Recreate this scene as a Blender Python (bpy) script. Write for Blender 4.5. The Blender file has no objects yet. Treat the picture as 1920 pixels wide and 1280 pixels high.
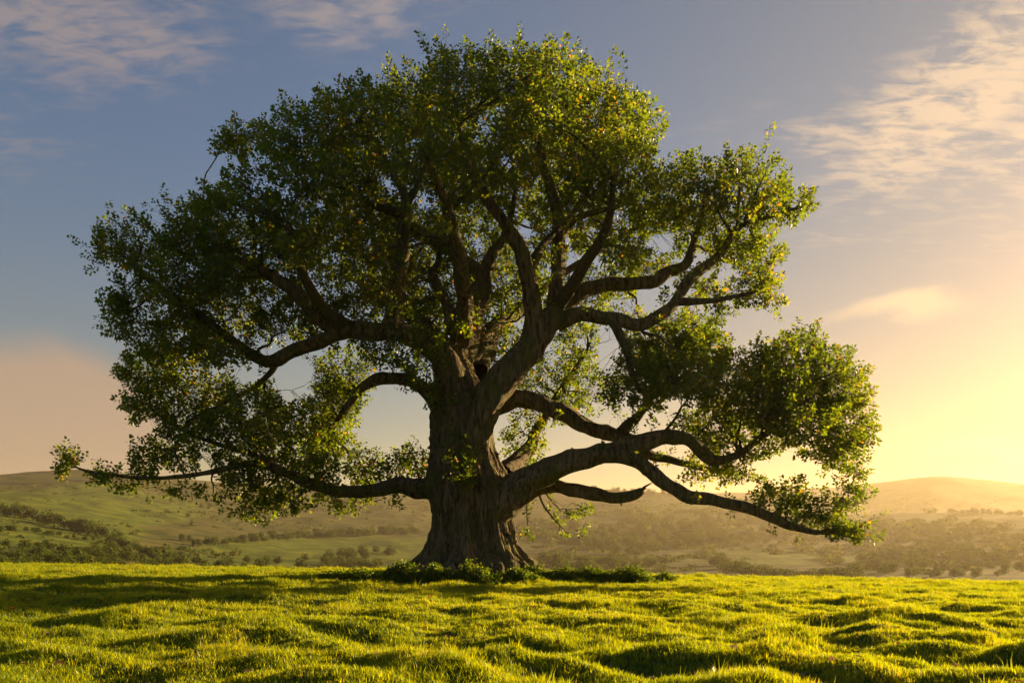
import bpy, math, random
import numpy as np
from mathutils import Vector, kdtree

R = math.radians
rng = np.random.default_rng(7)
random.seed(7)
sc = bpy.context.scene
COL = sc.collection

# ------------------------------------------------------------------ camera
F, CX, HY, CAMH = 1350.0, 960.0, 1012.0, 1.2      # focal length / principal column / horizon row in photo pixels, eye height
TD = 22.5                                          # distance of the trunk
SUN_AZ, SUN_EL = 58.0, 12.0                         # degrees right of the view axis / above the horizon
cam = bpy.data.objects.new('camera', bpy.data.cameras.new('camera'))
COL.objects.link(cam)
cam.location = (0, 0, CAMH)
cam.rotation_euler = (math.pi / 2, 0, 0)
cam.data.sensor_width = 36
cam.data.lens = F / 1920 * 36
cam.data.shift_y = (HY - 640) / 1920
cam.data.clip_start = 0.1
cam.data.clip_end = 30000
sc.camera = cam

# ------------------------------------------------------------------ world, sun, exposure
def N(nt, typ, **kw):
    n = nt.nodes.new(typ)
    for k, v in kw.items():
        setattr(n, k, v)
    return n

def S(nt, sock, v):
    if isinstance(v, bpy.types.NodeSocket):
        nt.links.new(v, sock)
    elif v is not None:
        sock.default_value = v

def MA(nt, op, a, b=None, c=None, clamp=False):
    n = N(nt, 'ShaderNodeMath', operation=op, use_clamp=clamp)
    S(nt, n.inputs[0], a)
    if b is not None: S(nt, n.inputs[1], b)
    if c is not None: S(nt, n.inputs[2], c)
    return n.outputs[0]

def MIX(nt, f, a, b, blend='MIX'):
    n = N(nt, 'ShaderNodeMix', data_type='RGBA', blend_type=blend)
    S(nt, n.inputs[0], f); S(nt, n.inputs[6], a); S(nt, n.inputs[7], b)
    return n.outputs[2]

def SMOOTH(nt, v, a, b):
    n = N(nt, 'ShaderNodeMapRange', interpolation_type='SMOOTHSTEP')
    S(nt, n.inputs[0], v); S(nt, n.inputs[1], a); S(nt, n.inputs[2], b)
    return n.outputs[0]

def NOISE(nt, vec, scale, detail=4, rough=0.55, dist=0.0, out=0):
    n = N(nt, 'ShaderNodeTexNoise')
    S(nt, n.inputs['Vector'], vec)
    n.inputs['Scale'].default_value = scale
    n.inputs['Detail'].default_value = detail
    n.inputs['Roughness'].default_value = rough
    n.inputs['Distortion'].default_value = dist
    return n.outputs[out]

world = bpy.data.worlds.new('World'); sc.world = world
world.use_nodes = True
wt = world.node_tree
bg = wt.nodes['Background']; bg.inputs[1].default_value = 0.05
sky = N(wt, 'ShaderNodeTexSky', sky_type='NISHITA', sun_disc=False)
sky.sun_elevation = R(SUN_EL); sky.sun_rotation = R(SUN_AZ)
sky.dust_density = 0.7; sky.ozone_density = 2.2; sky.air_density = 1.0; sky.altitude = 100

def build_clouds():
    nt = wt
    tc = N(nt, 'ShaderNodeTexCoord').outputs['Generated']
    sep = N(nt, 'ShaderNodeSeparateXYZ'); nt.links.new(tc, sep.inputs[0])
    x, y, z = sep.outputs
    az = MA(nt, 'MULTIPLY', MA(nt, 'ARCTAN2', x, y), 180 / math.pi)
    el = MA(nt, 'MULTIPLY', MA(nt, 'ARCSINE', z), 180 / math.pi)
    # cirrus lie on a high sheet: project the direction onto it
    zz = MA(nt, 'ADD', MA(nt, 'MAXIMUM', z, 0.0), 0.12)
    comb = N(nt, 'ShaderNodeCombineXYZ')
    nt.links.new(MA(nt, 'DIVIDE', x, zz), comb.inputs[0]); nt.links.new(MA(nt, 'DIVIDE', y, zz), comb.inputs[1])
    P = comb.outputs[0]
    mp = N(nt, 'ShaderNodeMapping'); nt.links.new(P, mp.inputs[0])
    mp.inputs['Rotation'].default_value = (0, 0, R(-28)); mp.inputs['Scale'].default_value = (1.0, 2.0, 1)
    fine = NOISE(nt, mp.outputs[0], 7.0, 6, 0.62, 0.7)
    mid = NOISE(nt, mp.outputs[0], 2.0, 4, 0.55, 0.4)
    wav = N(nt, 'ShaderNodeTexNoise'); 
    mp2 = N(nt, 'ShaderNodeMapping'); nt.links.new(P, mp2.inputs[0]); mp2.inputs['Rotation'].default_value = (0, 0, R(35)); mp2.inputs['Scale'].default_value = (1.0, 3.2, 1)
    rip = NOISE(nt, mp2.outputs[0], 14.0, 3, 0.5, 0.8)
    tex = MA(nt, 'ADD', MA(nt, 'MULTIPLY', fine, 0.6), MA(nt, 'MULTIPLY', rip, 0.4))
    warp = MA(nt, 'MULTIPLY', MA(nt, 'SUBTRACT', mid, 0.5), 14.0)
    azw = MA(nt, 'ADD', az, warp); elw = MA(nt, 'ADD', el, MA(nt, 'MULTIPLY', warp, 0.5))
    def patch(px, py, rx, ry, rot, strength):
        a = math.degrees(math.atan((px - CX) / F)); e = math.degrees(math.atan((HY - py) / F * math.cos(R(a))))
        k = 57.3 / F
        c, s = math.cos(R(rot)), math.sin(R(rot))
        da = MA(nt, 'SUBTRACT', azw, a); de = MA(nt, 'SUBTRACT', elw, e)
        u = MA(nt, 'DIVIDE', MA(nt, 'ADD', MA(nt, 'MULTIPLY', da, c), MA(nt, 'MULTIPLY', de, s)), rx * k)
        v = MA(nt, 'DIVIDE', MA(nt, 'SUBTRACT', MA(nt, 'MULTIPLY', de, c), MA(nt, 'MULTIPLY', da, s)), ry * k)
        d = MA(nt, 'SQRT', MA(nt, 'ADD', MA(nt, 'MULTIPLY', u, u), MA(nt, 'MULTIPLY', v, v)))
        return MA(nt, 'MULTIPLY', SMOOTH(nt, d, 1.25, 0.15), strength)
    cover = None
    for p in [(130, 50, 300, 110, 12, 1.0), (660, 15, 230, 75, 10, .75), (1800, 180, 300, 120, 26, 1.15),
              (1600, 240, 150, 60, -10, .8), (1850, 340, 120, 55, 20, .6), (2250, 120, 420, 150, 10, 1.1), (-420, 200, 420, 120, 14, .9)]:
        q = patch(*p)
        cover = q if cover is None else MA(nt, 'MAXIMUM', cover, q)
    # thin veil elsewhere, so the sky goes on the same way outside the picture
    veil = MA(nt, 'MULTIPLY', SMOOTH(nt, mid, 0.5, 0.8), MA(nt, 'MULTIPLY', SMOOTH(nt, el, 6, 30), 0.28))
    cover = MA(nt, 'MAXIMUM', cover, veil)
    cir = MA(nt, 'MULTIPLY', cover, SMOOTH(nt, MA(nt, 'ADD', tex, MA(nt, 'MULTIPLY', cover, 0.16)), 0.50, 0.74), clamp=True)
    # low cumulus banks
    n2 = NOISE(nt, tc, 6.0, 6, 0.55, 0.2)
    w2 = MA(nt, 'MULTIPLY', MA(nt, 'SUBTRACT', n2, 0.5), 11.0)
    def bank(px, py, rx, ry, soft):
        a = math.degrees(math.atan((px - CX) / F)); e = math.degrees(math.atan((HY - py) / F * math.cos(R(a))))
        k = 57.3 / F
        u = MA(nt, 'DIVIDE', MA(nt, 'SUBTRACT', MA(nt, 'ADD', az, w2), a), rx * k)
        v = MA(nt, 'DIVIDE', MA(nt, 'SUBTRACT', MA(nt, 'ADD', el, MA(nt, 'MULTIPLY', w2, 0.6)), e), ry * k)
        d = MA(nt, 'SQRT', MA(nt, 'ADD', MA(nt, 'MULTIPLY', u, u), MA(nt, 'MULTIPLY', v, v)))
        return SMOOTH(nt, d, 1.0 + soft, 1.0 - soft)
    b = MA(nt, 'MAXIMUM', bank(80, 855, 190, 165, .22), bank(-300, 860, 330, 150, .25))
    b = MA(nt, 'MULTIPLY', b, 0.8)
    b2 = MA(nt, 'MAXIMUM', bank(1665, 595, 85, 17, .7), bank(1880, 845, 120, 14, .7))
    b2 = MA(nt, 'MULTIPLY', b2, 0.55)
    # lit by the low sun: warmer and brighter towards it
    sd = (math.sin(R(SUN_AZ)) * math.cos(R(SUN_EL)), math.cos(R(SUN_AZ)) * math.cos(R(SUN_EL)), math.sin(R(SUN_EL)))
    dot = N(nt, 'ShaderNodeVectorMath', operation='DOT_PRODUCT'); nt.links.new(tc, dot.inputs[0]); dot.inputs[1].default_value = sd
    near = SMOOTH(nt, dot.outputs['Value'], 0.1, 0.95)
    ccol = MIX(nt, near, (2.1, 1.65, 1.5, 1), (5.6, 4.0, 2.5, 1))
    bcol = MIX(nt, near, (2.6, 1.75, 1.2, 1), (6.4, 4.4, 2.4, 1))
    # aerosol near the ground is yellowish
    warmth = MIX(nt, SMOOTH(nt, el, 0, 30), (0.72, 0.49, 0.31, 1), (0.52, 0.56, 0.60, 1))
    base = MIX(nt, 1.0, sky.outputs[0], warmth, 'MULTIPLY')
    base = MIX(nt, 1.0, base, MIX(nt, SMOOTH(nt, dot.outputs['Value'], 0.35, 1.0), (1.16, 1.16, 1.14, 1), (1.26, 0.93, 0.70, 1)), 'MULTIPLY')
    c1 = MIX(nt, MA(nt, 'MULTIPLY', cir, 0.62), base, ccol)
    c2 = MIX(nt, b, c1, bcol)
    c3 = MIX(nt, b2, c2, bcol)
    nt.links.new(c3, bg.inputs[0])
build_clouds()

sd = Vector((math.sin(R(SUN_AZ)) * math.cos(R(SUN_EL)), math.cos(R(SUN_AZ)) * math.cos(R(SUN_EL)), math.sin(R(SUN_EL))))
sun = bpy.data.objects.new('sun', bpy.data.lights.new('sun', 'SUN'))
COL.objects.link(sun)
sun.rotation_euler = (-sd).to_track_quat('-Z', 'Y').to_euler()
sun.data.energy = 5.0; sun.data.angle = R(0.6); sun.data.color = (1.0, 0.70, 0.32)
sc.view_settings.view_transform = 'Standard'; sc.view_settings.look = 'None'
sc.view_settings.gamma = 1.0; sc.view_settings.use_curve_mapping = False
sc.view_settings.exposure = 1.95
cy = sc.cycles
cy.use_denoising = True
cy.max_bounces = 9; cy.diffuse_bounces = 6; cy.glossy_bounces = 2; cy.transmission_bounces = 5; cy.volume_bounces = 0
cy.transparent_max_bounces = 6
cy.sample_clamp_indirect = 6.0
cy.caustics_reflective = False; cy.caustics_refractive = False

# ------------------------------------------------------------------ helpers
def new_obj(name, verts, faces_flat, sizes, mat=None, parent=None, smooth=False, attrs=None):
    """faces_flat: flat vertex index list, sizes: vertices per face"""
    me = bpy.data.meshes.new(name)
    verts = np.asarray(verts, np.float32); ff = np.asarray(faces_flat, np.int32).ravel(); sz = np.asarray(sizes, np.int32)
    me.vertices.add(len(verts)); me.vertices.foreach_set('co', verts.ravel())
    me.loops.add(len(ff)); me.loops.foreach_set('vertex_index', ff)
    me.polygons.add(len(sz))
    st = np.zeros(len(sz), np.int32); st[1:] = np.cumsum(sz)[:-1]
    me.polygons.foreach_set('loop_start', st)
    if smooth:
        me.polygons.foreach_set('use_smooth', np.ones(len(sz), bool))
    for k, v in (attrs or {}).items():
        a = me.attributes.new(k, 'FLOAT', 'POINT'); a.data.foreach_set('value', np.asarray(v, np.float32))
    me.update(calc_edges=True)
    if mat:
        for m in (mat if isinstance(mat, (list, tuple)) else [mat]):
            me.materials.append(m)
    o = bpy.data.objects.new(name, me); COL.objects.link(o)
    if parent: o.parent = parent
    return o

def empty(name, loc):
    o = bpy.data.objects.new(name, None); COL.objects.link(o); o.location = loc; o.empty_display_size = 0.2
    return o

def tag(o, label=None, cat=None, group=None, kind=None):
    if label: o['label'] = label
    if cat: o['category'] = cat
    if group: o['group'] = group
    if kind: o['kind'] = kind
    return o

_perm = rng.permutation(512)
_gr = rng.normal(size=(512, 2)); _gr /= np.linalg.norm(_gr, axis=1)[:, None]
def perlin(x, y):
    xi = np.floor(x).astype(int); yi = np.floor(y).astype(int)
    xf = x - xi; yf = y - yi
    u = xf ** 3 * (xf * (xf * 6 - 15) + 10); v = yf ** 3 * (yf * (yf * 6 - 15) + 10)
    def g(ix, iy, dx, dy):
        h = _perm[(_perm[ix & 511] + iy) & 511]
        return _gr[h, 0] * dx + _gr[h, 1] * dy
    a = g(xi, yi, xf, yf); b = g(xi + 1, yi, xf - 1, yf)
    c = g(xi, yi + 1, xf, yf - 1); d = g(xi + 1, yi + 1, xf - 1, yf - 1)
    return (a + u * (b - a)) * (1 - v) + (c + u * (d - c)) * v
def fbm(x, y, o=4):
    s = 0; a = 1
    for i in range(o):
        s = s + a * perlin(x + 17.3 * i, y - 9.1 * i); x = x * 2.03; y = y * 2.03; a *= 0.5
    return s

# ------------------------------------------------------------------ materials
def material(name):
    m = bpy.data.materials.new(name); m.use_nodes = True
    nt = m.node_tree; nt.nodes.remove(nt.nodes['Principled BSDF'])
    return m, nt, nt.nodes['Material Output']

def leafy(name, cols, trans=0.5, tcol=(1.5, 1.5, 0.5), gloss=0.05, rough=0.35, attr='tint', patchy=0.0):
    """two-sided leaf: diffuse + translucent + a little gloss; colour picked per leaf from cols"""
    m, nt, out = material(name)
    a = N(nt, 'ShaderNodeAttribute', attribute_name=attr).outputs['Fac']
    if patchy:      # drier and lusher patches
        pos = N(nt, 'ShaderNodeNewGeometry').outputs['Position']
        v = MA(nt, 'ADD', MA(nt, 'MULTIPLY', NOISE(nt, pos, 0.55, 3, .6), .6), MA(nt, 'MULTIPLY', NOISE(nt, pos, 3.0, 3, .6), .4))
        a = MA(nt, 'ADD', a, MA(nt, 'MULTIPLY', MA(nt, 'SUBTRACT', v, 0.5), patchy), clamp=True)
    r = N(nt, 'ShaderNodeValToRGB'); nt.links.new(a, r.inputs[0])
    el = r.color_ramp.elements
    while len(el) < len(cols): el.new(0.5)
    for e, (p, c) in zip(el, cols): e.position = p; e.color = (*c, 1)
    d = N(nt, 'ShaderNodeBsdfDiffuse'); nt.links.new(r.outputs[0], d.inputs[0])
    t = N(nt, 'ShaderNodeBsdfTranslucent'); nt.links.new(MIX(nt, 1.0, r.outputs[0], (*tcol, 1), 'MULTIPLY'), t.inputs[0])
    x = N(nt, 'ShaderNodeMixShader'); x.inputs[0].default_value = trans
    nt.links.new(d.outputs[0], x.inputs[1]); nt.links.new(t.outputs[0], x.inputs[2])
    g = N(nt, 'ShaderNodeBsdfGlossy'); g.inputs['Roughness'].default_value = rough; g.inputs[0].default_value = (1, 1, 1, 1)
    y = N(nt, 'ShaderNodeMixShader'); y.inputs[0].default_value = gloss
    nt.links.new(x.outputs[0], y.inputs[1]); nt.links.new(g.outputs[0], y.inputs[2])
    nt.links.new(y.outputs[0], out.inputs[0])
    return m

M_leaf = leafy('tree_leaf', [(0.0, (0.021, 0.046, 0.011)), (0.5, (0.037, 0.071, 0.013)), (0.85, (0.073, 0.097, 0.015)), (0.96, (0.12, 0.11, 0.016)), (1.0, (0.14, 0.07, 0.018))],
               trans=0.70, tcol=(4.7, 3.3, 0.5), gloss=0.02)
M_grass = leafy('grass_blade', [(0.0, (0.08, 0.125, 0.006)), (0.5, (0.15, 0.215, 0.007)), (0.88, (0.21, 0.24, 0.010)), (1.0, (0.22, 0.18, 0.05))],
                trans=0.62, tcol=(2.8, 2.2, 0.3), gloss=0.018, rough=0.4, patchy=1.9)
M_bramble = leafy('bramble_leaf', [(0.0, (0.03, 0.07, 0.010)), (0.6, (0.06, 0.11, 0.012)), (1.0, (0.12, 0.14, 0.02))], trans=0.5, tcol=(3.0, 2.3, 0.5), gloss=0.015)
M_far = leafy('far_foliage', [(0.0, (0.035, 0.06, 0.014)), (0.6, (0.06, 0.085, 0.018)), (1.0, (0.12, 0.11, 0.03))], trans=0.3, tcol=(1.7, 1.4, 0.6), gloss=0.0)

def bark(name, scale, lo, hi, moss):
    m, nt, out = material(name)
    tc = N(nt, 'ShaderNodeTexCoord').outputs['Object']
    mp = N(nt, 'ShaderNodeMapping'); nt.links.new(tc, mp.inputs[0]); mp.inputs['Scale'].default_value = (1, 1, 0.16)
    n1 = NOISE(nt, mp.outputs[0], 9 * scale, 6, 0.62, 0.8)
    n2 = NOISE(nt, tc, 1.3, 4, 0.6)
    n3 = NOISE(nt, tc, 14.0, 5, 0.65)
    c = MIX(nt, SMOOTH(nt, n1, 0.32, 0.68), (*lo, 1), (*hi, 1))
    c = MIX(nt, MA(nt, 'MULTIPLY', SMOOTH(nt, MA(nt, 'ADD', n2, MA(nt, 'MULTIPLY', n3, 0.35)), 0.6, 0.85), 0.75), c, (*moss, 1))
    b = N(nt, 'ShaderNodeBsdfPrincipled'); nt.links.new(c, b.inputs['Base Color']); b.inputs['Roughness'].default_value = 0.9
    b.inputs['Specular IOR Level'].default_value = 0.25
    bp = N(nt, 'ShaderNodeBump'); bp.inputs['Strength'].default_value = 1.0; bp.inputs['Distance'].default_value = 0.13 / scale
    nt.links.new(MA(nt, 'ADD', n1, MA(nt, 'MULTIPLY', n3, 0.35)), bp.inputs['Height']); nt.links.new(bp.outputs[0], b.inputs['Normal'])
    nt.links.new(b.outputs[0], out.inputs[0])
    return m
M_bark = bark('tree_bark', 1.0, (0.03, 0.022, 0.012), (0.19, 0.14, 0.075), (0.075, 0.085, 0.018))
M_bark2 = bark('branch_bark', 1.8, (0.035, 0.027, 0.015), (0.10, 0.075, 0.042), (0.05, 0.058, 0.014))
M_twig = bark('twig_bark', 3.0, (0.045, 0.033, 0.02), (0.09, 0.07, 0.045), (0.06, 0.06, 0.02))

def ground_materials():
    m, nt, out = material('meadow_turf')
    tc = N(nt, 'ShaderNodeTexCoord').outputs['Object']
    n1 = NOISE(nt, tc, 1.6, 5, 0.6); n2 = NOISE(nt, tc, 28.0, 5, 0.7)
    c = MIX(nt, SMOOTH(nt, n2, 0.3, 0.72), (0.035, 0.06, 0.008, 1), (0.10, 0.125, 0.014, 1))
    c = MIX(nt, MA(nt, 'MULTIPLY', SMOOTH(nt, n1, 0.58, 0.75), 0.6), c, (0.075, 0.06, 0.022, 1))
    b = N(nt, 'ShaderNodeBsdfPrincipled'); nt.links.new(c, b.inputs['Base Color']); b.inputs['Roughness'].default_value = 0.9; b.inputs['Specular IOR Level'].default_value = 0.1
    bp = N(nt, 'ShaderNodeBump'); bp.inputs['Strength'].default_value = 0.8; bp.inputs['Distance'].default_value = 0.05
    nt.links.new(n2, bp.inputs['Height']); nt.links.new(bp.outputs[0], b.inputs['Normal']); nt.links.new(b.outputs[0], out.inputs[0])
    h, nt, out = material('hill_pasture')
    tc = N(nt, 'ShaderNodeTexCoord').outputs['Object']
    n1 = NOISE(nt, tc, 0.006, 6, 0.6, 0.6); n2 = NOISE(nt, tc, 0.05, 6, 0.65); n3 = NOISE(nt, tc, 0.35, 4, 0.7)
    g = N(nt, 'ShaderNodeAttribute', attribute_name='pasture').outputs['Fac']
    c = MIX(nt, SMOOTH(nt, n2, 0.35, 0.66), (0.045, 0.068, 0.010, 1), (0.11, 0.125, 0.015, 1))
    rough = MIX(nt, SMOOTH(nt, n2, 0.4, 0.6), (0.042, 0.05, 0.014, 1), (0.095, 0.085, 0.026, 1))
    c = MIX(nt, SMOOTH(nt, MA(nt, 'ADD', n1, MA(nt, 'MULTIPLY', MA(nt, 'SUBTRACT', 0.5, g), 0.5)), 0.48, 0.62), c, rough)
    c = MIX(nt, MA(nt, 'MULTIPLY', SMOOTH(nt, n3, 0.5, 0.7), 0.75), c, (0.025, 0.036, 0.010, 1))
    n4 = NOISE(nt, tc, 0.018, 5, 0.7, 1.5)
    c = MIX(nt, MA(nt, 'MULTIPLY', SMOOTH(nt, n4, 0.56, 0.66), 0.7), c, (0.04, 0.045, 0.014, 1))
    b = N(nt, 'ShaderNodeBsdfPrincipled'); nt.links.new(c, b.inputs['Base Color']); b.inputs['Roughness'].default_value = 0.95; b.inputs['Specular IOR Level'].default_value = 0.05
    bp = N(nt, 'ShaderNodeBump'); bp.inputs['Strength'].default_value = 0.7; bp.inputs['Distance'].default_value = 2.0
    nt.links.new(MA(nt, 'ADD', n2, MA(nt, 'MULTIPLY', n3, 0.4)), bp.inputs['Height']); nt.links.new(bp.outputs[0], b.inputs['Normal']); nt.links.new(b.outputs[0], out.inputs[0])
    return m, h
M_turf, M_hill = ground_materials()

# ------------------------------------------------------------------ ground
FOOT = np.array([(885 - CX) / F * TD, TD])          # trunk foot (x, y)
def eff_y(x, y):
    r = np.hypot(x, y)
    return r * np.maximum(y / np.maximum(r, 1e-6), 0.5)
def field_z(x, y):
    ye = eff_y(x, y)
    z = -0.0178 * x
    d = np.maximum(ye - 24.3, 0)
    z = z - np.minimum(d ** 2 * 0.012, 0.4 * d)
    fade = np.clip(1.25 - ye / 21, 0.22, 1.0)
    b1 = np.clip(fbm(x * 0.55 + 3, y * 0.75, 2) * 1.3 + 0.12, -0.5, 0.9)
    b2 = 1 - 2.2 * np.abs(perlin(x * 1.05 + 40, y * 1.5 + 7))
    b3 = perlin(x * 2.9, y * 3.6 + 20)
    hum = 0.22 * b1 + 0.11 * np.clip(b2, -0.4, 1) * np.clip(b1 + 0.45, 0, 1) + 0.035 * b3
    z = z + fade * hum
    dt = np.hypot(x - FOOT[0], (y - FOOT[1]) * 1.2)
    return z + 0.22 * np.exp(-(dt / 3.2) ** 2)

PXC = [-900, -300, 0, 100, 180, 300, 450, 600, 800, 960, 1150, 1300, 1480, 1600, 1700, 1760, 1850, 1920, 2100, 2800]
TAB = {
    100: [1085, 1090, 1105, 1112, 1118, 1125, 1130, 1135, 1138, 1140, 1142, 1143, 1145, 1147, 1148, 1149, 1150, 1150, 1150, 1150],
    200: [1005, 1020, 1052, 1060, 1068, 1080, 1090, 1097, 1102, 1105, 1107, 1108, 1110, 1112, 1113, 1114, 1115, 1115, 1115, 1110],
    350: [940, 965, 1003, 1015, 1026, 1045, 1062, 1072, 1080, 1084, 1087, 1087, 1088, 1090, 1092, 1093, 1094, 1095, 1095, 1090],
    500: [915, 935, 968, 982, 994, 1015, 1036, 1050, 1061, 1065, 1068, 1070, 1072, 1072, 1072, 1072, 1072, 1072, 1072, 1068],
    800: [895, 905, 928, 934, 942, 962, 985, 1000, 1012, 1018, 1024, 1030, 1034, 1032, 1028, 1026, 1024, 1022, 1018, 1014],
    1100: [885, 893, 908, 909, 911, 928, 948, 958, 968, 972, 980, 986, 990, 988, 982, 978, 974, 972, 970, 968],
    1400: [880, 890, 897, 892, 890, 902, 918, 930, 938, 940, 944, 950, 958, 962, 958, 957, 960, 964, 968, 965],
    1700: [876, 888, 890, 880, 875, 893, 905, 913, 916, 917, 915, 919, 945, 975, 985, 985, 985, 985, 985, 980],
    2050: [930, 940, 940, 930, 930, 940, 950, 955, 955, 955, 950, 945, 945, 960, 960, 955, 960, 965, 970, 970],
    2600: [960, 960, 960, 960, 960, 960, 960, 958, 955, 950, 935, 924, 915, 904, 890, 885, 893, 902, 925, 940],
    5600: [1008] * 20,
}
def smooth1(a, n, axis, wrap=False):
    for _ in range(n):
        b = np.roll(a, 1, axis); c = np.roll(a, -1, axis)
        if not wrap:
            if axis == 0: b[0] = a[0]; c[-1] = a[-1]
            else: b[:, 0] = a[:, 0]; c[:, -1] = a[:, -1]
        a = (b + 2 * a + c) / 4
    return a
TH = np.concatenate([np.arange(-52, 52.01, 0.22), np.arange(56, 306, 4.0)])   # degrees clockwise from the view axis
THR = np.radians(TH)
RIN = np.concatenate([[0.25, 1.0, 2.0], np.geomspace(2.8, 40, 330)])
ROUT = np.geomspace(40, 5600, 300)
def build_ground():
    n = len(TH)
    # inner meadow
    X = RIN[:, None] * np.sin(THR); Y = RIN[:, None] * np.cos(THR)
    Z = field_z(X, Y)
    def grid(name, X, Y, Z, mat, cap, attrs=None):
        rows = X.shape[0]
        idx = np.arange(rows * n).reshape(rows, n)
        a = idx[:-1]; b = idx[1:]
        q = np.stack([a, np.roll(a, -1, 1), np.roll(b, -1, 1), b], -1).reshape(-1, 4)
        V = np.stack([X, Y, Z], -1).reshape(-1, 3)
        ff = q[:, ::-1].ravel(); sz = np.full(len(q), 4)
        if cap:
            ff = np.concatenate([ff, idx[0][::-1]]); sz = np.append(sz, n)
        return new_obj(name, V, ff, sz, mat, smooth=True, attrs=attrs)
    m = grid('meadow', X, Y, Z, M_turf, True)
    tag(m, 'sunlit hummocky green meadow sloping gently to its crest', 'meadow', kind='structure')
    # outer valley and hills
    pxc = CX + F * np.tan(np.clip(THR, -R(52), R(52)))
    back = (TH > 52.1)
    w = np.clip((TH - 52) / 256, 0, 1)
    keys = sorted(TAB)
    T = []
    for k in keys:
        t = (HY - np.interp(pxc, PXC, TAB[k])) / F
        t = np.where(back, (1 - w) * (HY - np.interp(CX + F * math.tan(R(52)), PXC, TAB[k])) / F + w * (HY - np.interp(CX - F * math.tan(R(52)), PXC, TAB[k])) / F, t)
        T.append(t)
    T = np.array(T)
    cosr = np.maximum(np.cos(THR), 0.5)
    z40 = field_z(40 * np.sin(THR), 40 * np.cos(THR))
    t40 = (z40 - CAMH) / (40 * cosr)
    lk = np.log(np.array([40.0] + keys)); TT = np.vstack([t40[None], T])
    lr = np.log(ROUT)
    D = np.empty((len(ROUT), n))
    for j in range(n):
        D[:, j] = np.interp(lr, lk, TT[:, j])
    keep = D[0].copy()
    D = smooth1(smooth1(D, 10, 0), 12, 1, True); D[0] = keep
    Z = CAMH + D * ROUT[:, None] * cosr
    X = ROUT[:, None] * np.sin(THR); Y = ROUT[:, None] * np.cos(THR)
    am = np.clip((ROUT - 60) / 300, 0, 1)[:, None]
    Z = Z + am * (fbm(X / 150, Y / 150, 4) * 5.0 + fbm(X / 32 + 5, Y / 32, 3) * 1.5) * np.clip(ROUT[:, None] / 900, 0.35, 1.3)
    px = CX + F * X / np.maximum(Y, 1)
    py = HY - F * (Z - CAMH) / np.maximum(Y, 1)
    # which land is improved pasture (1) and which rough grazing (0)
    def region(cx, cy, rx, ry): return np.exp(-(((px - cx) / rx) ** 2 + ((py - cy) / ry) ** 2) ** 2)
    g = np.clip(region(120, 960, 260, 50) + region(620, 1035, 280, 30) + region(1480, 1045, 160, 18) + region(60, 1010, 200, 16) + region(1250, 960, 130, 14) + region(1780, 985, 130, 14), 0, 1)
    h = grid('hills', X, Y, Z, M_hill, False, attrs={'pasture': g.ravel()})
    tag(h, 'green and brown hills around a misty valley beyond the meadow', 'hills', kind='structure')
    return X, Y, Z
HX, HYY, HZ = build_ground()
def hill_z(x, y):
    r = np.hypot(x, y); th = np.degrees(np.arctan2(x, y))
    i = np.interp(np.log(r), np.log(ROUT), np.arange(len(ROUT))); j = np.interp(th, TH[:473], np.arange(473))
    i0 = int(min(i, len(ROUT) - 2)); j0 = int(min(j, 471)); a = i - i0; b = j - j0
    return float((HZ[i0, j0] * (1 - b) + HZ[i0, j0 + 1] * b) * (1 - a) + (HZ[i0 + 1, j0] * (1 - b) + HZ[i0 + 1, j0 + 1] * b) * a)
def hit(px, py, y0=60.0, y1=5000.0):
    """first ground point beyond the crest that a ray through a photo pixel meets"""
    ux = (px - CX) / F; uz = (HY - py) / F
    for y in np.geomspace(y0, y1, 320):
        z = hill_z(ux * y, y)
        if z >= CAMH + uz * y:
            return Vector((ux * y, y, z))
    return None

# ------------------------------------------------------------------ the old tree
def PT(px, py, d=0.0):
    """photo pixel -> point at the trunk's distance plus d metres"""
    y = TD + d
    return np.array([(px - CX) / F * y, y, CAMH + (HY - py) / F * y])
PXM = F / TD          # photo pixels per metre at the trunk

def spline(P, seg=5):
    """Catmull-Rom through the rows of P (any number of columns)"""
    P = np.asarray(P, float)
    Q = np.vstack([2 * P[0] - P[1], P, 2 * P[-1] - P[-2]])
    out = []
    for i in range(1, len(Q) - 2):
        p0, p1, p2, p3 = Q[i - 1:i + 3]
        for t in np.arange(seg) / seg:
            out.append(0.5 * (2 * p1 + (p2 - p0) * t + (2 * p0 - 5 * p1 + 4 * p2 - p3) * t ** 2 + (3 * p1 - p0 - 3 * p2 + p3) * t ** 3))
    out.append(P[-1])
    return np.array(out)

def frames(C):
    T = np.gradient(C, axis=0); T /= np.linalg.norm(T, axis=1)[:, None] + 1e-9
    U = np.empty_like(T); u = np.cross(T[0], [0.3, 1, 0.1]); u /= np.linalg.norm(u)
    for i in range(len(T)):
        u = u - T[i] * np.dot(u, T[i]); u /= np.linalg.norm(u) + 1e-9; U[i] = u
    return T, U, np.cross(T, U)

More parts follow.
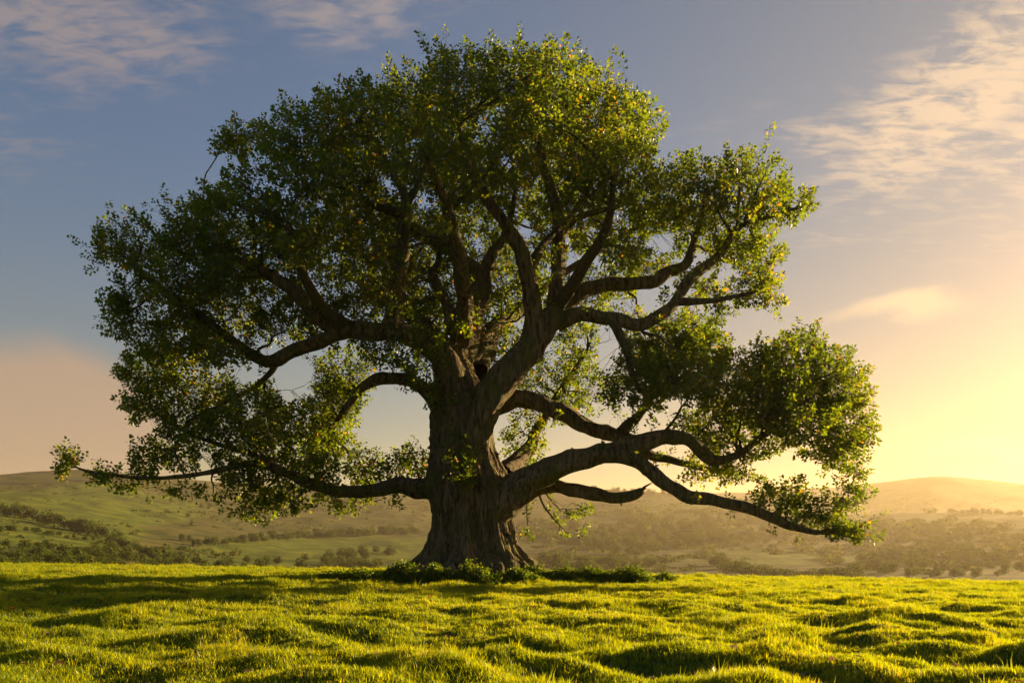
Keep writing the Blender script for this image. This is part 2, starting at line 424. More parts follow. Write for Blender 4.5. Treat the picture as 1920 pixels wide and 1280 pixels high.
def tube(C, rad, sides, rough=0.0, seed=0, cap=True):
    """verts, flat faces, sizes of a tube; rough: knobbly bark relief as a share of the radius"""
    C = np.asarray(C, float); rad = np.asarray(rad, float)
    T, U, V = frames(C)
    ph = np.arange(sides) / sides * 2 * np.pi
    rr = np.repeat(rad[:, None], sides, 1)
    if rough:
        s = np.concatenate([[0], np.cumsum(np.linalg.norm(np.diff(C, axis=0), axis=1))])[:, None]
        n = perlin(np.cos(ph)[None] * 1.3 + s * 0.9 + seed * 3.7, np.sin(ph)[None] * 1.3 + seed) \
            + 0.6 * perlin(np.cos(ph)[None] * 3.5 + s * 1.6 + seed, np.sin(ph)[None] * 3.5 + s * 0.5)
        rr = rr * (1 + rough * n)
    W = C[:, None] + rr[..., None] * (np.cos(ph)[None, :, None] * U[:, None] + np.sin(ph)[None, :, None] * V[:, None])
    n = len(C); idx = np.arange(n * sides).reshape(n, sides)
    a, b = idx[:-1], idx[1:]
    q = np.stack([a, np.roll(a, -1, 1), np.roll(b, -1, 1), b], -1).reshape(-1, 4)
    ff = [q.ravel()]; sz = [np.full(len(q), 4)]
    if cap:
        ff.append(idx[-1]); sz.append(np.array([sides]))
    return W.reshape(-1, 3), np.concatenate(ff), np.concatenate(sz)

class Bag:
    def __init__(s): s.v = []; s.f = []; s.z = []; s.n = 0
    def add(s, v, f, z): s.v.append(v); s.f.append(np.asarray(f) + s.n); s.z.append(z); s.n += len(v)
    def build(s, name, mat, parent=None, smooth=True, attrs=None):
        return new_obj(name, np.vstack(s.v), np.concatenate(s.f), np.concatenate(s.z), mat, parent, smooth, attrs)

foot = PT(885, 1084)
foot[2] = float(field_z(np.array(foot[0]), np.array(foot[1])))
tree = empty('veteran_tree', tuple(foot))
tag(tree, 'huge old spreading broadleaf tree with a thick fluted trunk on the meadow crest', 'tree')
FT = foot.copy()
def rel(v): return np.asarray(v) - FT          # tree parts are built around the tree's foot

NODES = []     # (position, direction, radius) of all wood that may carry branches

def build_trunk():
    prof = [(888, 1108, 140), (888, 1080, 124), (887, 1056, 108), (886, 1028, 90), (885, 1000, 79), (885, 970, 75), (884, 940, 79), (880, 910, 80),
            (873, 880, 72), (867, 845, 63), (864, 805, 58), (862, 770, 56), (858, 735, 49), (853, 700, 38), (850, 668, 28), (856, 640, 20)]
    A = spline([(*PT(a, b), r / PXM) for a, b, r in prof], 9)
    C, rad = A[:, :3], A[:, 3]
    sides = 256
    ph = np.arange(sides) / sides * 2 * np.pi
    h = (C[:, 2] - FT[2])[:, None]
    flare = np.exp(-np.maximum(h, 0) / 0.9)
    p = ph[None] + 0.10 * np.sin(h * 1.1) + 0.05 * np.sin(h * 2.7 + 1)
    lob = 0.5 * np.cos(7 * p + 0.6) + 0.35 * np.cos(11 * p + 2.1 + 0.2 * h) + 0.25 * np.cos(4 * p + 1.0)
    fl = -np.abs(np.sin(8.5 * p + 0.5 * np.sin(h)))                      # sharp folds between the flutes
    bk = np.abs(perlin(p * 7 + 50, h * 0.7 + 0 * p)) + 0.7 * np.abs(perlin(p * 19 + 9, h * 1.3 + 0 * p)) + 0.35 * perlin(p * 38 + 3, h * 4 + 0 * p)
    nz = perlin(np.cos(p) * 2 + 9, np.sin(p) * 2 + h * 0.9)
    rr = rad[:, None] * (1 + (0.05 + 0.15 * flare) * lob + (0.075 + 0.06 * flare) * (fl + 0.6) - 0.15 * bk + 0.05 * nz)
    W = C[:, None] + np.stack([rr * np.sin(p), -rr * np.cos(p) * 0.95, 0 * p], -1)
    W[..., 2] += 0.02 * lob
    n = len(C); idx = np.arange(n * sides).reshape(n, sides); a, b = idx[:-1], idx[1:]
    q = np.stack([a, np.roll(a, -1, 1), np.roll(b, -1, 1), b], -1).reshape(-1, 4)
    o = new_obj('trunk', rel(W.reshape(-1, 3)), np.concatenate([q.ravel(), idx[-1]]), np.append(np.full(len(q), 4), sides), M_bark, tree, True)
    for i in range(60, n, 5):
        NODES.append((C[i], np.array([0, 0, 1.0]), rad[i] * 0.9))
    # root spurs running out into the turf
    for k, (az, ln, r0) in enumerate([(-100, 1.5, .34), (-55, 1.1, .3), (-20, .9, .28), (25, 1.0, .32), (62, 1.3, .34), (100, 1.5, .36), (150, 1.2, .3), (-150, 1.2, .3)]):
        a = R(az); d = np.array([math.sin(a), -math.cos(a), 0])
        P = []
        for t, zz, rs in ((0.0, .42, .8), (.3, .27, .85), (.6, .12, .75), (.85, -.02, .55), (1.0, -.14, .3)):
            q = np.array([C[12][0], C[12][1], FT[2]]) + d * (1.0 + ln * t * 0.85)
            q = q + np.array([-d[1], d[0], 0]) * 0.14 * math.sin(k * 2 + t * 3)
            q[2] += zz
            P.append((*q, r0 * rs))
        B = spline(P, 6)
        v, f, z = tube(B[:, :3], B[:, 3], 18, 0.22, k)
        new_obj('root', rel(v), f, z, M_bark, tree, True)
build_trunk()

# main limbs traced in the photograph: (column, row, half width) in pixels, metres behind the trunk plane
LIMBS = [
    # A  leaning right-hand leader and its two stems
    [(884, 880, 28, -.3), (894, 810, 30, -.5), (913, 757, 31, -.6), (948, 705, 29, -.6), (988, 657, 26, -.5), (1020, 614, 24, -.4), (1042, 575, 19, -.3), (1046, 516, 13, -.1), (1048, 451, 12, .1), (1044, 393, 11, .3), (1030, 347, 9, .5), (1017, 300, 7, .6), (1002, 240, 5, .7), (985, 180, 3, .8)],
    [(998, 648, 19, -.5), (1001, 610, 17, -.6), (999, 565, 16, -.8), (989, 516, 15, -1), (980, 478, 15, -1.2), (956, 433, 12, -1.3), (927, 393, 10, -1.4), (899, 350, 8, -1.5), (877, 305, 6, -1.6), (862, 240, 4, -1.6), (850, 180, 2.5, -1.6)],
    [(990, 510, 11, -1), (1003, 484, 10, -.9), (1017, 463, 8, -.6), (1036, 442, 6, -.2), (1075, 400, 5, .4), (1105, 350, 4, .8), (1125, 280, 3, 1)],
    [(1047, 460, 8, .1), (1060, 433, 7, .3), (1084, 408, 6, .7), (1118, 398, 5, 1.1), (1180, 380, 3.5, 1.5)],
    [(1047, 520, 7, 0), (1090, 490, 6, 1), (1130, 466, 5, 1.8), (1170, 440, 4, 2.4), (1215, 420, 3, 2.8)],
    # B  two long arms to the upper right
    [(1035, 592, 18, -.3), (1071, 561, 15, -.2), (1107, 542, 14, 0), (1161, 531, 12, .1), (1222, 529, 12, .2), (1252, 513, 11, .3), (1282, 497, 9, .4), (1300, 460, 7, .5), (1315, 410, 5, .6), (1335, 350, 3, .7)],
    [(1044, 606, 15, -.4), (1089, 589, 13, -.6), (1143, 598, 12, -.8), (1190, 607, 11, -.9), (1227, 596, 11, -.9), (1265, 568, 10, -.8), (1295, 520, 10, -.7), (1336, 490, 8, -.6), (1364, 455, 6, -.6), (1389, 424, 5, -.5), (1434, 408, 4, -.4), (1505, 388, 2.5, -.3)],
    [(1268, 566, 8, -.8), (1325, 564, 5.5, -.8), (1385, 555, 3.6, -.6), (1425, 545, 2, -.4)],
    [(1143, 598, 9, -.8), (1158, 618, 9, -1), (1171, 650, 8, -1.1), (1184, 695, 6, -1.2), (1200, 735, 4, -1.3)],
    # C  arching arm that crosses behind the lower one
    [(900, 770, 24, .2), (951, 753, 17, .3), (985, 750, 16, .4), (1034, 765, 15.5, .5), (1082, 790, 14.5, .7), (1127, 809, 13.5, .9), (1175, 822, 12, 1.1), (1214, 850, 9, 1.3), (1258, 862, 7, 1.5), (1315, 876, 5, 1.6), (1375, 890, 3, 1.7)],
    [(1160, 815, 11, 1), (1180, 795, 10, 1), (1198, 778, 8, .9), (1222, 745, 6, .8), (1260, 705, 4, .7)],
    # D  big low arm to the right, forking
    [(905, 955, 45, -.2), (940, 938, 38, -.4), (970, 916, 31, -.5), (1005, 893, 26, -.6), (1052, 871, 22, -.7), (1109, 855, 19, -.8), (1165, 843, 18, -.9), (1221, 824, 15, -1), (1258, 818, 14, -1), (1288, 824, 12, -1), (1316, 845, 12, -.9), (1345, 864, 10, -.8), (1385, 850, 7, -.6), (1440, 810, 5, -.4), (1500, 760, 3.5, -.2), (1560, 720, 2, 0)],
    [(1130, 852, 15, -.9), (1165, 854, 15, -1), (1190, 863, 14, -1.1), (1215, 879, 13, -1.2), (1241, 899, 12.5, -1.3), (1270, 920, 12, -1.4), (1299, 933, 11.5, -1.4), (1345, 940, 11, -1.5), (1385, 946, 10.5, -1.5), (1421, 959, 10, -1.6), (1457, 974, 9, -1.6), (1493, 988, 7, -1.6), (1529, 997, 5, -1.6), (1565, 999, 3.5, -1.5), (1610, 1010, 1.8, -1.4)],
    # F  low arm to the left
    [(850, 918, 34, .2), (815, 916, 24, .1), (786, 914, 18, 0), (745, 910, 14, -.2), (696, 921, 12, -.3), (640, 920, 11, -.5), (600, 912, 10, -.6), (561, 898, 9.5, -.7), (524, 881, 9, -.8), (496, 868, 8, -.8), (450, 872, 6, -.8), (400, 884, 5, -.7), (340, 893, 4, -.6), (280, 896, 3.6, -.4), (230, 892, 3.4, -.2), (180, 886, 3, 0), (146, 877, 2, 0), (128, 862, 1.2, 0)],
    [(524, 881, 7, -.8), (470, 850, 5.5, -.4), (400, 830, 4, 0), (330, 800, 3, .3), (280, 765, 2, .4)],
    # G  small arch on the left
    [(835, 780, 20, -.2), (812, 745, 14, -.3), (785, 720, 11.5, -.4), (747, 709, 11.5, -.4), (708, 712, 10, -.3), (678, 730, 8, -.1), (652, 760, 6, .2), (620, 800, 4, .5), (580, 830, 2.5, .7)],
    # H  main left arm, forking
    [(858, 740, 32, -.2), (843, 692, 28, -.4), (812, 654, 24, -.6), (776, 632, 20, -.7), (735, 622, 18, -.8), (684, 620, 17, -.8), (635, 619, 15, -.8), (601, 601, 13, -.9), (582, 579, 12, -1), (560, 552, 13, -1), (530, 530, 11, -1), (500, 511, 9, -.9), (468, 498, 7, -.8), (420, 470, 5, -.6), (370, 430, 3, -.4)],
    [(650, 622, 13, -.8), (590, 643, 12, -.7), (552, 658, 11, -.6), (522, 674, 12, -.5), (489, 673, 10, -.4), (455, 654, 9, -.3), (417, 624, 8, -.2), (350, 575, 7, 0), (320, 552, 6, .1), (282, 526, 5, .2), (258, 503, 4, .3), (228, 476, 2.5, .4)],
    [(522, 674, 6, -.5), (505, 700, 5, -.4), (470, 730, 4, -.2), (410, 760, 3, 0), (350, 790, 2, .2)],
    # I  upright stem on the left arm
    [(735, 615, 20, -.7), (742, 590, 17, -.6), (745, 560, 15, -.6), (751, 501, 13.5, -.6), (757, 444, 12, -.6), (760, 400, 10, -.6), (758, 365, 8, -.6), (744, 340, 6, -.5), (728, 310, 5, -.5), (700, 260, 3, -.4)],
    [(757, 405, 9, -.6), (726, 392, 8, -.8), (697, 383, 7, -1), (672, 365, 6, -1.2), (652, 345, 5, -1.3), (620, 310, 3.5, -1.4), (580, 270, 2, -1.5)],
    [(760, 385, 7, -.6), (784, 347, 5, -.4), (800, 300, 4, -.2), (805, 240, 2.5, 0)],
    # J  central stems behind
    [(858, 700, 34, .5), (868, 650, 28, .8), (882, 600, 23, 1), (892, 552, 19, 1.2), (891, 516, 16, 1.3), (870, 490, 14, 1.3), (841, 465, 12, 1.3), (812, 450, 10, 1.4), (780, 430, 8, 1.5), (730, 400, 5, 1.8), (690, 350, 3, 2)],
    [(888, 590, 16, 1), (908, 555, 14, 1.2), (914, 502, 12, 1.4), (924, 476, 10, 1.6), (940, 450, 7, 1.8), (960, 400, 5, 2.2), (965, 330, 3.5, 2.5), (950, 260, 2, 2.6)],
    [(850, 474, 9, 1.3), (841, 445, 9, 1.2), (839, 408, 8.5, 1.1), (836, 377, 7, 1), (822, 355, 5, 1), (815, 310, 3.5, .9), (820, 250, 2, .8)],
    [(850, 620, 15, .8), (838, 566, 10, 1.4), (823, 544, 9, 1.6), (812, 516, 8, 1.8), (822, 490, 6, 2), (830, 440, 4, 2.3)],
    # limbs that leave towards the back and the front
    [(890, 700, 26, .8), (905, 650, 22, 2), (925, 620, 18, 3.2), (960, 590, 13, 4.6), (1000, 560, 9, 5.8), (1040, 520, 5, 6.8)],
    [(850, 690, 24, .8), (820, 640, 20, 2.2), (780, 600, 15, 3.6), (720, 560, 11, 5), (660, 520, 6, 6)],
    [(866, 640, 20, -.2), (870, 560, 15, -1.4), (862, 480, 12, -2.4), (840, 390, 8, -3.2), (800, 300, 5, -3.8)],
    [(1050, 570, 12, -.5), (1100, 490, 10, -1.6), (1140, 420, 8, -2.4), (1150, 340, 5, -2.8)],
    [(640, 612, 12, -.9), (590, 560, 10, -1.9), (560, 490, 8, -2.6), (540, 420, 5, -3)],
    [(945, 890, 20, .8), (985, 850, 13, 2), (1010, 800, 9, 2.9), (1060, 720, 6, 3.3), (1100, 660, 4, 3.5)],
]
BROKEN = [(960, 930, 22, .3), (1000, 915, 17, .2), (1034, 911, 14, .1), (1071, 917, 12.5, 0), (1109, 925, 12, -.1), (1157, 932, 11, -.1), (1184, 929, 9.5, -.2), (1203, 920, 7, -.2)]

def build_limbs():
    for k, L in enumerate(LIMBS + [BROKEN]):
        P = [(*PT(a, b, d), r / F * (TD + d)) for a, b, r, d in L]
        A = spline(P, 6)
        C, rad = A[:, :3].copy(), A[:, 3].copy()
        s = np.concatenate([[0], np.cumsum(np.linalg.norm(np.diff(C, axis=0), axis=1))])
        wob = np.clip(s / 1.5, 0, 1)[:, None] * np.clip(rad, .02, .2)[:, None] * 0.55
        C = C + wob * np.stack([perlin(s * 1.1 + k * 9, s * 0 + 1), perlin(s * 1.1 + k * 9, s * 0 + 31), perlin(s * 1.3 + k * 9, s * 0 + 61)], -1)
        rad = rad * (1 + 0.14 * perlin(s * 1.7 + k * 5, s * 0 + 7) + 0.14 * np.clip(perlin(s * 3.1 + k * 3, s * 0 + 47) * 3 - .8, 0, 1))
        big = rad.max() > 0.2
        # finer rings so that the bark relief shows
        t = np.arange(len(C)); tt = np.linspace(0, len(C) - 1, len(C) * (3 if big else 2))
        C2 = np.stack([np.interp(tt, t, C[:, j]) for j in range(3)], -1); r2 = np.interp(tt, t, rad)
        v, f, z = tube(C2, r2, 30 if big else 14, 0.30 if big else 0.24, k)
        o = new_obj('limb', rel(v), f, z, M_bark if big else M_bark2, tree, True)
        if L is BROKEN:
            o['label'] = 'short dead limb snapped off at its ragged end'
            for (a0, b0), (a1, b1), r0 in [((1196, 923), (1222, 905), 3.2), ((1200, 922), (1212, 915), 4), ((1190, 932), (1204, 929), 3.5), ((1160, 938), (1166, 948), 3)]:
                p = PT(a0, b0, -.2); q = PT(a1, b1, -.3)
                v, f, z = tube(np.array([p, (p + q) / 2 + [0, 0, .03], q]), np.array([r0, r0 * .7, 1]) / PXM, 7); new_obj('splinter', rel(v), f, z, M_bark2, o, True)
            continue
        T, _, _ = frames(C)
        for i in range(3, len(C)):
            NODES.append((C[i], T[i], rad[i]))
build_limbs()

# foliage masses: (column, row, half width, half height) in pixels, metres behind the trunk plane, half depth in metres, fullness
CLUMPS = [
    (452, 262, 52, 34, 1, 1.0, .9), (415, 268, 24, 22, 1, .5, .9), (560, 270, 85, 72, 0, 2.6, 1), (655, 218, 82, 72, -1.5, 2.8, 1), (700, 300, 115, 85, 3, 2.8, 1), (770, 200, 85, 72, 2, 2.8, 1),
    (858, 165, 78, 72, -1, 3, 1), (880, 260, 110, 85, 3.5, 2.8, 1), (960, 146, 75, 70, 1, 2.8, 1), (1040, 160, 78, 76, -1.5, 2.8, 1), (1110, 200, 72, 72, 1.5, 2.8, 1),
    (1182, 238, 64, 70, 0, 2.6, 1), (1150, 320, 95, 78, -2, 2.4, 1), (1020, 290, 110, 80, 4, 2.4, 1), (1000, 225, 80, 65, -3, 2, .8), (780, 290, 80, 55, -3.5, 1.8, .8), (620, 340, 110, 65, -2.5, 2.2, 1),
    (1300, 368, 82, 74, 0, 2.4, 1), (1400, 348, 82, 68, -1, 2.1, 1), (1465, 385, 62, 44, .5, 1.4, 1), (1510, 385, 24, 24, .4, .6, .9), (1380, 450, 90, 66, 1, 2.1, 1), (1265, 440, 70, 50, 2.5, 2.2, .8),
    (1425, 505, 50, 56, 0, 1.4, .9), (1446, 556, 22, 28, 0, .6, 1.3), (1400, 545, 40, 26, -.3, .8, .9), (1290, 622, 62, 34, .5, 1.2, .8), (1200, 600, 40, 22, 1.4, .9, .6), (1180, 420, 80, 70, 3, 2.3, 1), (1150, 520, 70, 45, 3.5, 1.8, .8), (1325, 545, 55, 30, 1.5, 1.4, .7), (1352, 590, 22, 18, -.6, .5, .6),
    (360, 430, 82, 60, 0, 2.3, 1), (255, 465, 74, 46, .5, 1.6, .9), (192, 472, 34, 40, .5, .8, .9), (450, 388, 90, 70, -2, 2.3, 1), (480, 480, 110, 75, 2, 2.8, 1), (560, 430, 100, 75, -3, 2, 1),
    (330, 520, 95, 64, -1, 2.2, 1), (240, 555, 52, 58, .3, 1.3, .8), (226, 604, 38, 30, 0, .9, .8), (420, 580, 115, 62, 2, 2.3, .9), (640, 470, 90, 80, 3.5, 2.3, 1), (700, 540, 80, 60, 4, 2, .9),
    (560, 560, 70, 50, 2.5, 1.8, .8), (330, 640, 85, 50, 0, 1.8, .9), (430, 655, 75, 36, -1.5, 1.4, .7),
    (285, 695, 62, 52, 0, 1.6, .9), (272, 752, 46, 46, .5, 1.2, .8), (380, 755, 90, 62, 1, 1.8, .85), (470, 790, 85, 66, -1, 1.8, .9), (350, 835, 88, 44, 0, 1.6, .8), (560, 830, 85, 66, 1, 1.8, .9),
    (640, 715, 62, 66, 2.5, 1.8, .9), (615, 780, 55, 75, 1.5, 1.6, .9), (655, 862, 75, 48, 1, 1.6, .8), (450, 880, 105, 40, 0, 1.6, .8), (555, 925, 105, 34, -.5, 1.3, .8), (490, 958, 48, 24, -.5, .8, .8),
    (665, 942, 50, 18, 0, .7, .6), (740, 882, 55, 34, .5, 1.1, .7), (290, 868, 52, 36, 0, .9, .7), (320, 922, 75, 18, -.2, .6, .22), (124, 858, 21, 20, 0, .4, 1.3), (120, 884, 14, 8, 0, .25, 1.0), (240, 896, 32, 24, 0, .5, .6),
    (760, 470, 90, 85, 4, 2.3, .75), (860, 400, 100, 80, 4.5, 2.3, .8), (940, 520, 90, 80, 4.5, 2.3, .75), (830, 580, 85, 50, 3.5, 2.2, .7), (930, 640, 70, 60, 3.5, 1.8, .7), (1100, 640, 75, 45, 3.5, 1.8, .7),
    (1100, 715, 65, 55, 3, 1.8, .7), (760, 650, 90, 38, -1.6, 1.3, .7), (800, 690, 48, 45, -1.8, .9, .7), (985, 815, 45, 55, 3, 1.4, .7), (1020, 715, 60, 50, 3.5, 1.6, .7), (875, 600, 50, 28, -1.2, .8, .5),
    (870, 850, 36, 36, -1.5, .3, .6), (900, 895, 46, 40, -1.55, .3, .7),
    (1235, 650, 78, 52, 1.5, 1.8, .9), (1200, 720, 75, 50, -1, 1.8, .9), (1290, 700, 82, 56, -1.5, 2, 1), (1380, 740, 88, 76, 0, 2.3, 1), (1330, 800, 85, 42, 1, 1.8, .8),
    (1480, 688, 85, 68, 0, 2.1, 1), (1560, 728, 72, 70, .5, 1.9, 1), (1588, 815, 52, 70, 0, 1.7, 1), (1500, 785, 78, 56, -1, 1.8, 1), (1430, 828, 52, 34, .5, 1.4, .7), (1606, 890, 30, 44, 0, .9, .9),
    (1318, 880, 36, 30, .5, .8, .8), (1400, 885, 58, 30, 0, 1, .8), (1470, 925, 66, 36, -.6, 1, .8), (1540, 960, 60, 30, -.8, .8, .9), (1604, 985, 36, 26, -.8, .6, .9), (1585, 935, 40, 24, -.4, .6, .7),
    (870, 520, 110, 85, 3, 1.8, .9), (760, 540, 90, 65, 2.5, 1.6, .8), (960, 400, 100, 80, 3, 2, .9), (1060, 430, 80, 85, 3.2, 1.8, .9), (1100, 560, 75, 45, 2.5, 1.4, .8), (1010, 560, 55, 55, 2.8, 1.4, .8),
    (850, 330, 110, 70, 1.5, 1.9, .9), (700, 420, 100, 75, 2, 1.8, .9), (1080, 300, 90, 70, 1, 1.9, .9), (960, 660, 55, 55, 2.5, 1.4, .7), (650, 580, 80, 42, 2, 1.4, .8), (540, 615, 75, 34, 1.5, 1.1, .7),
    (1230, 380, 75, 65, 1.5, 1.8, .9), (1220, 500, 60, 30, 2, 1.4, .7), (700, 470, 70, 50, -2.8, 1.1, .5), (920, 320, 90, 60, -3, 1.4, .6), (1080, 370, 70, 50, -2.6, 1.1, .5), (1180, 470, 60, 40, -2.2, 1, .5),
    (820, 410, 60, 45, -3, 1.1, .4), (740, 598, 70, 26, -1.9, .7, .5), (1060, 760, 36, 22, 2, .9, .5), (775, 858, 40, 34, 1.2, .8, .7), (828, 742, 26, 34, -1.5, .4, .6), (975, 870, 36, 30, 2.2, .7, .6), (900, 690, 36, 40, 2.2, .9, .6),
    (520, 740, 60, 40, 1.6, 1.1, .7), (860, 640, 40, 40, -1.4, .6, .5), (1320, 660, 60, 40, .5, 1.4, .8), (420, 520, 70, 50, -2.2, 1.2, .5),
    (195, 884, 40, 12, 0, .4, .35), (255, 908, 60, 16, -.2, .5, .35), (200, 902, 26, 8, 0, .3, .3), (400, 925, 60, 18, -.6, .7, .4), (720, 930, 50, 16, -.2, .6, .5), (600, 880, 60, 30, -1, 1, .7),
    (1440, 740, 70, 60, -1.6, 1.2, .9), (1540, 860, 50, 34, .6, 1, .8), (1360, 845, 60, 24, .2, .9, .7), (1250, 690, 60, 60, .2, 1.6, .9), (1180, 660, 50, 40, 1, 1.4, .7), (1620, 800, 22, 50, .2, .8, .9),
    (1500, 968, 55, 20, -1.5, .6, .8), (1575, 996, 42, 16, -1.5, .5, .9), (1618, 1004, 24, 14, -1.4, .4, 1.0), (1440, 946, 40, 16, -1.5, .5, .7),
    (1050, 955, 60, 26, 2, .9, .5), (1062, 998, 44, 14, 2, .5, .4), (990, 985, 18, 30, 2, .4, .35), (1030, 780, 50, 24, 2.5, .9, .5),
]
VOIDS = [(742, 785, 44, 50), (548, 712, 34, 36), (1142, 655, 16, 32), (1240, 458, 22, 16), (1072, 832, 48, 30), (1130, 898, 80, 18), (1250, 878, 30, 18), (1470, 876, 62, 18),
         (950, 302, 10, 10), (806, 380, 15, 14), (730, 345, 14, 9), (1365, 515, 14, 12), (1215, 568, 14, 12), (1420, 615, 60, 16), (470, 705, 30, 9), (985, 430, 10, 12), (690, 800, 14, 30)]

def leaf_mesh(P, Nn, D, size, tint):
    """lobed, slightly folded leaves: P base points, Nn normals, D directions"""
    n = len(P)
    Sd = np.cross(D, Nn); Sd /= np.linalg.norm(Sd, axis=1)[:, None] + 1e-9
    Nn = np.cross(Sd, D)
    #      along, side, lift
    T = np.array([(0, 0, 0), (0.36, 0.47, .08), (0.62, 0.24, .05), (1.0, 0, -.10), (0.62, -0.24, .05), (0.36, -0.47, .08)])
    V = P[:, None] + size[:, None, None] * (T[None, :, 0:1] * D[:, None] + T[None, :, 1:2] * Sd[:, None] + T[None, :, 2:3] * Nn[:, None])
    base = (np.arange(n) * 6)[:, None]
    f = np.concatenate([base + np.array([0, 1, 2, 3]), base + np.array([0, 3, 4, 5])], 1)
    return V.reshape(-1, 3), f.ravel(), np.full(2 * n, 4), np.repeat(tint, 6)

def unit(a): return a / (np.linalg.norm(a, axis=-1, keepdims=True) + 1e-9)

def build_crown():
    npos = np.array([a[0] for a in NODES]); ndir = np.array([a[1] for a in NODES]); nrad = np.array([a[2] for a in NODES])
    heart = PT(880, 800)
    br_nodes = []      # wood of the second order
    twigs = Bag()
    tuftP = []; tuftD = []
    def curve(p0, d0, p1, bend, n=7):
        L = np.linalg.norm(p1 - p0)
        t = np.linspace(0, 1, n)[:, None]
        m0 = d0 * L * bend; m1 = unit(p1 - p0) * L
        h = (2 * t ** 3 - 3 * t ** 2 + 1) * p0 + (t ** 3 - 2 * t ** 2 + t) * m0 + (-2 * t ** 3 + 3 * t ** 2) * p1 + (t ** 3 - t ** 2) * m1
        k = rng.uniform(0, 90)
        w = np.sin(np.pi * t) * L * 0.06
        return h + w * np.concatenate([perlin(t * 3 + k, t * 0 + 2.3), perlin(t * 3 + k, t * 0 + 12.3), perlin(t * 3 + k, t * 0 + 22.3)], 1) * 2
    def attach(p, pos, dr, rad, cand=None):
        ii = np.arange(len(pos)) if cand is None else cand
        v = p - pos[ii]; d = np.linalg.norm(v, axis=1)
        c = np.sum(unit(v) * dr[ii], 1)
        up = np.linalg.norm(pos[ii] - heart, axis=1) - np.linalg.norm(p - heart)      # prefer wood nearer the heart than the target
        cost = d * (1.35 - 0.45 * c) + np.maximum(up, 0) * 0.8 + 0.25 * np.maximum(0.03 - rad[ii], 0) / 0.03
        return ii[np.argmin(cost)]
    wood = []
    level2 = []
    for ci, (cx, cy, rx, ry, d, rd, full) in enumerate(CLUMPS):
        if d > 2.4 and cy < 700: full *= 0.72
        if d < -1.4 and full < .75 and cy < 820: full *= 1.5
        if cy > 600 and (cx > 1150 or cx < 700) and full > .6: full *= 1.3
        c = PT(cx, cy, d); sc_ = (TD + d) / F
        ax = np.array([rx * sc_, rd, ry * sc_])
        nb = 1 if rx * ry < 2600 else (2 if rx * ry < 5200 else 3)
        starts = []
        for b in range(nb):
            q = unit(rng.normal(size=3)); tgt = c + q * ax * (0.0 if nb == 1 else 0.42)
            i = attach(tgt, npos, ndir, nrad)
            L = np.linalg.norm(tgt - npos[i])
            if L < 0.25: 
                starts.append((npos[i][None], ndir[i][None], np.array([nrad[i]]))); continue
            C = curve(npos[i], unit(ndir[i] + 0.6 * unit(tgt - npos[i])), tgt, 0.55, 9)
            r0 = min(nrad[i] * 0.62, 0.022 + 0.017 * L); rad = np.linspace(r0, 0.014, 9)
            if full < .3: rad *= .6
            wood.append((C, rad))
            T, _, _ = frames(C)
            starts.append((C[2:], T[2:], rad[2:]))
        sp = np.vstack([s[0] for s in starts]); sdir = np.vstack([s[1] for s in starts]); sr = np.concatenate([s[2] for s in starts])
        # also the limb wood that runs through this clump
        near = np.where(np.sum(((npos - c) / (ax * 1.1)) ** 2, 1) < 1)[0]
        sp = np.vstack([sp, npos[near]]); sdir = np.vstack([sdir, ndir[near]]); sr = np.concatenate([sr, nrad[near]])
        area = rx * ry * sc_ * sc_ * math.pi
        n2 = max(4, int(area * (1.5 + 0.30 * rd) * full))
        for b in range(n2):
            q = unit(rng.normal(size=3)) * rng.uniform(0.35, 0.78); tgt = PT(cx + q[0] * rx, cy - q[2] * ry, d + q[1] * rd)
            i = attach(tgt, sp, sdir, sr)
            C = curve(sp[i], unit(sdir[i] + 1.2 * unit(tgt - sp[i])), tgt, 0.9, 6)
            L = np.linalg.norm(tgt - sp[i])
            rad = np.linspace(min(sr[i] * 0.6, 0.008 + 0.008 * L), 0.006, 6)
            v, f, z = tube(C, rad, 4, cap=False); twigs.add(rel(v), f, z)
            T, _, _ = frames(C)
            for j in range(1, 6): level2.append((C[j], T[j]))
        # tuft targets through the clump, denser towards its outside
        n3 = max(12, int(area * (14 + 1.6 * rd) * full * DENS))
        q = unit(rng.normal(size=(n3, 3))); q[:, 2] += 0.05
        rr = rng.uniform(0, 1, n3) ** 0.30
        jit = 0.95 + 0.19 * perlin(q[:, 0] * 3.6 + ci * 7, q[:, 2] * 3.6 + q[:, 1] * 2.2)[:, None] * 2
        o_ = q * rr[:, None] * jit
        yy = TD + d + o_[:, 1] * rd
        p = np.stack([(cx + o_[:, 0] * rx - CX) / F * yy, yy, CAMH + (HY - cy + o_[:, 2] * ry) / F * yy], -1)
        tuftP.append(p); tuftD.append(unit(p - c) * 0.6)
    P = np.vstack(tuftP); D0 = np.vstack(tuftD)
    far_out = rng.uniform(size=len(P)) < 0.10
    ext = (D0 + np.array([0, 0, .4])) * rng.uniform(.25, .85, (len(P), 1))
    P = np.vstack([P, P[far_out] + ext[far_out], P[far_out] + ext[far_out] * .5]); D0 = np.vstack([D0, D0[far_out], D0[far_out]])
    px = CX + F * P[:, 0] / P[:, 1]; py = HY - F * (P[:, 2] - CAMH) / P[:, 1]
    ok = np.ones(len(P), bool)
    for (vx, vy, a, b) in VOIDS:
        ok &= ((px - vx) / (a + 8)) ** 2 + ((py - vy) / (b + 8)) ** 2 > 1 + 0.35 * perlin(px / 14 + vx, py / 14)
    # keep the big limbs showing: fewer tufts close in front of them
    kd = kdtree.KDTree(len(npos))
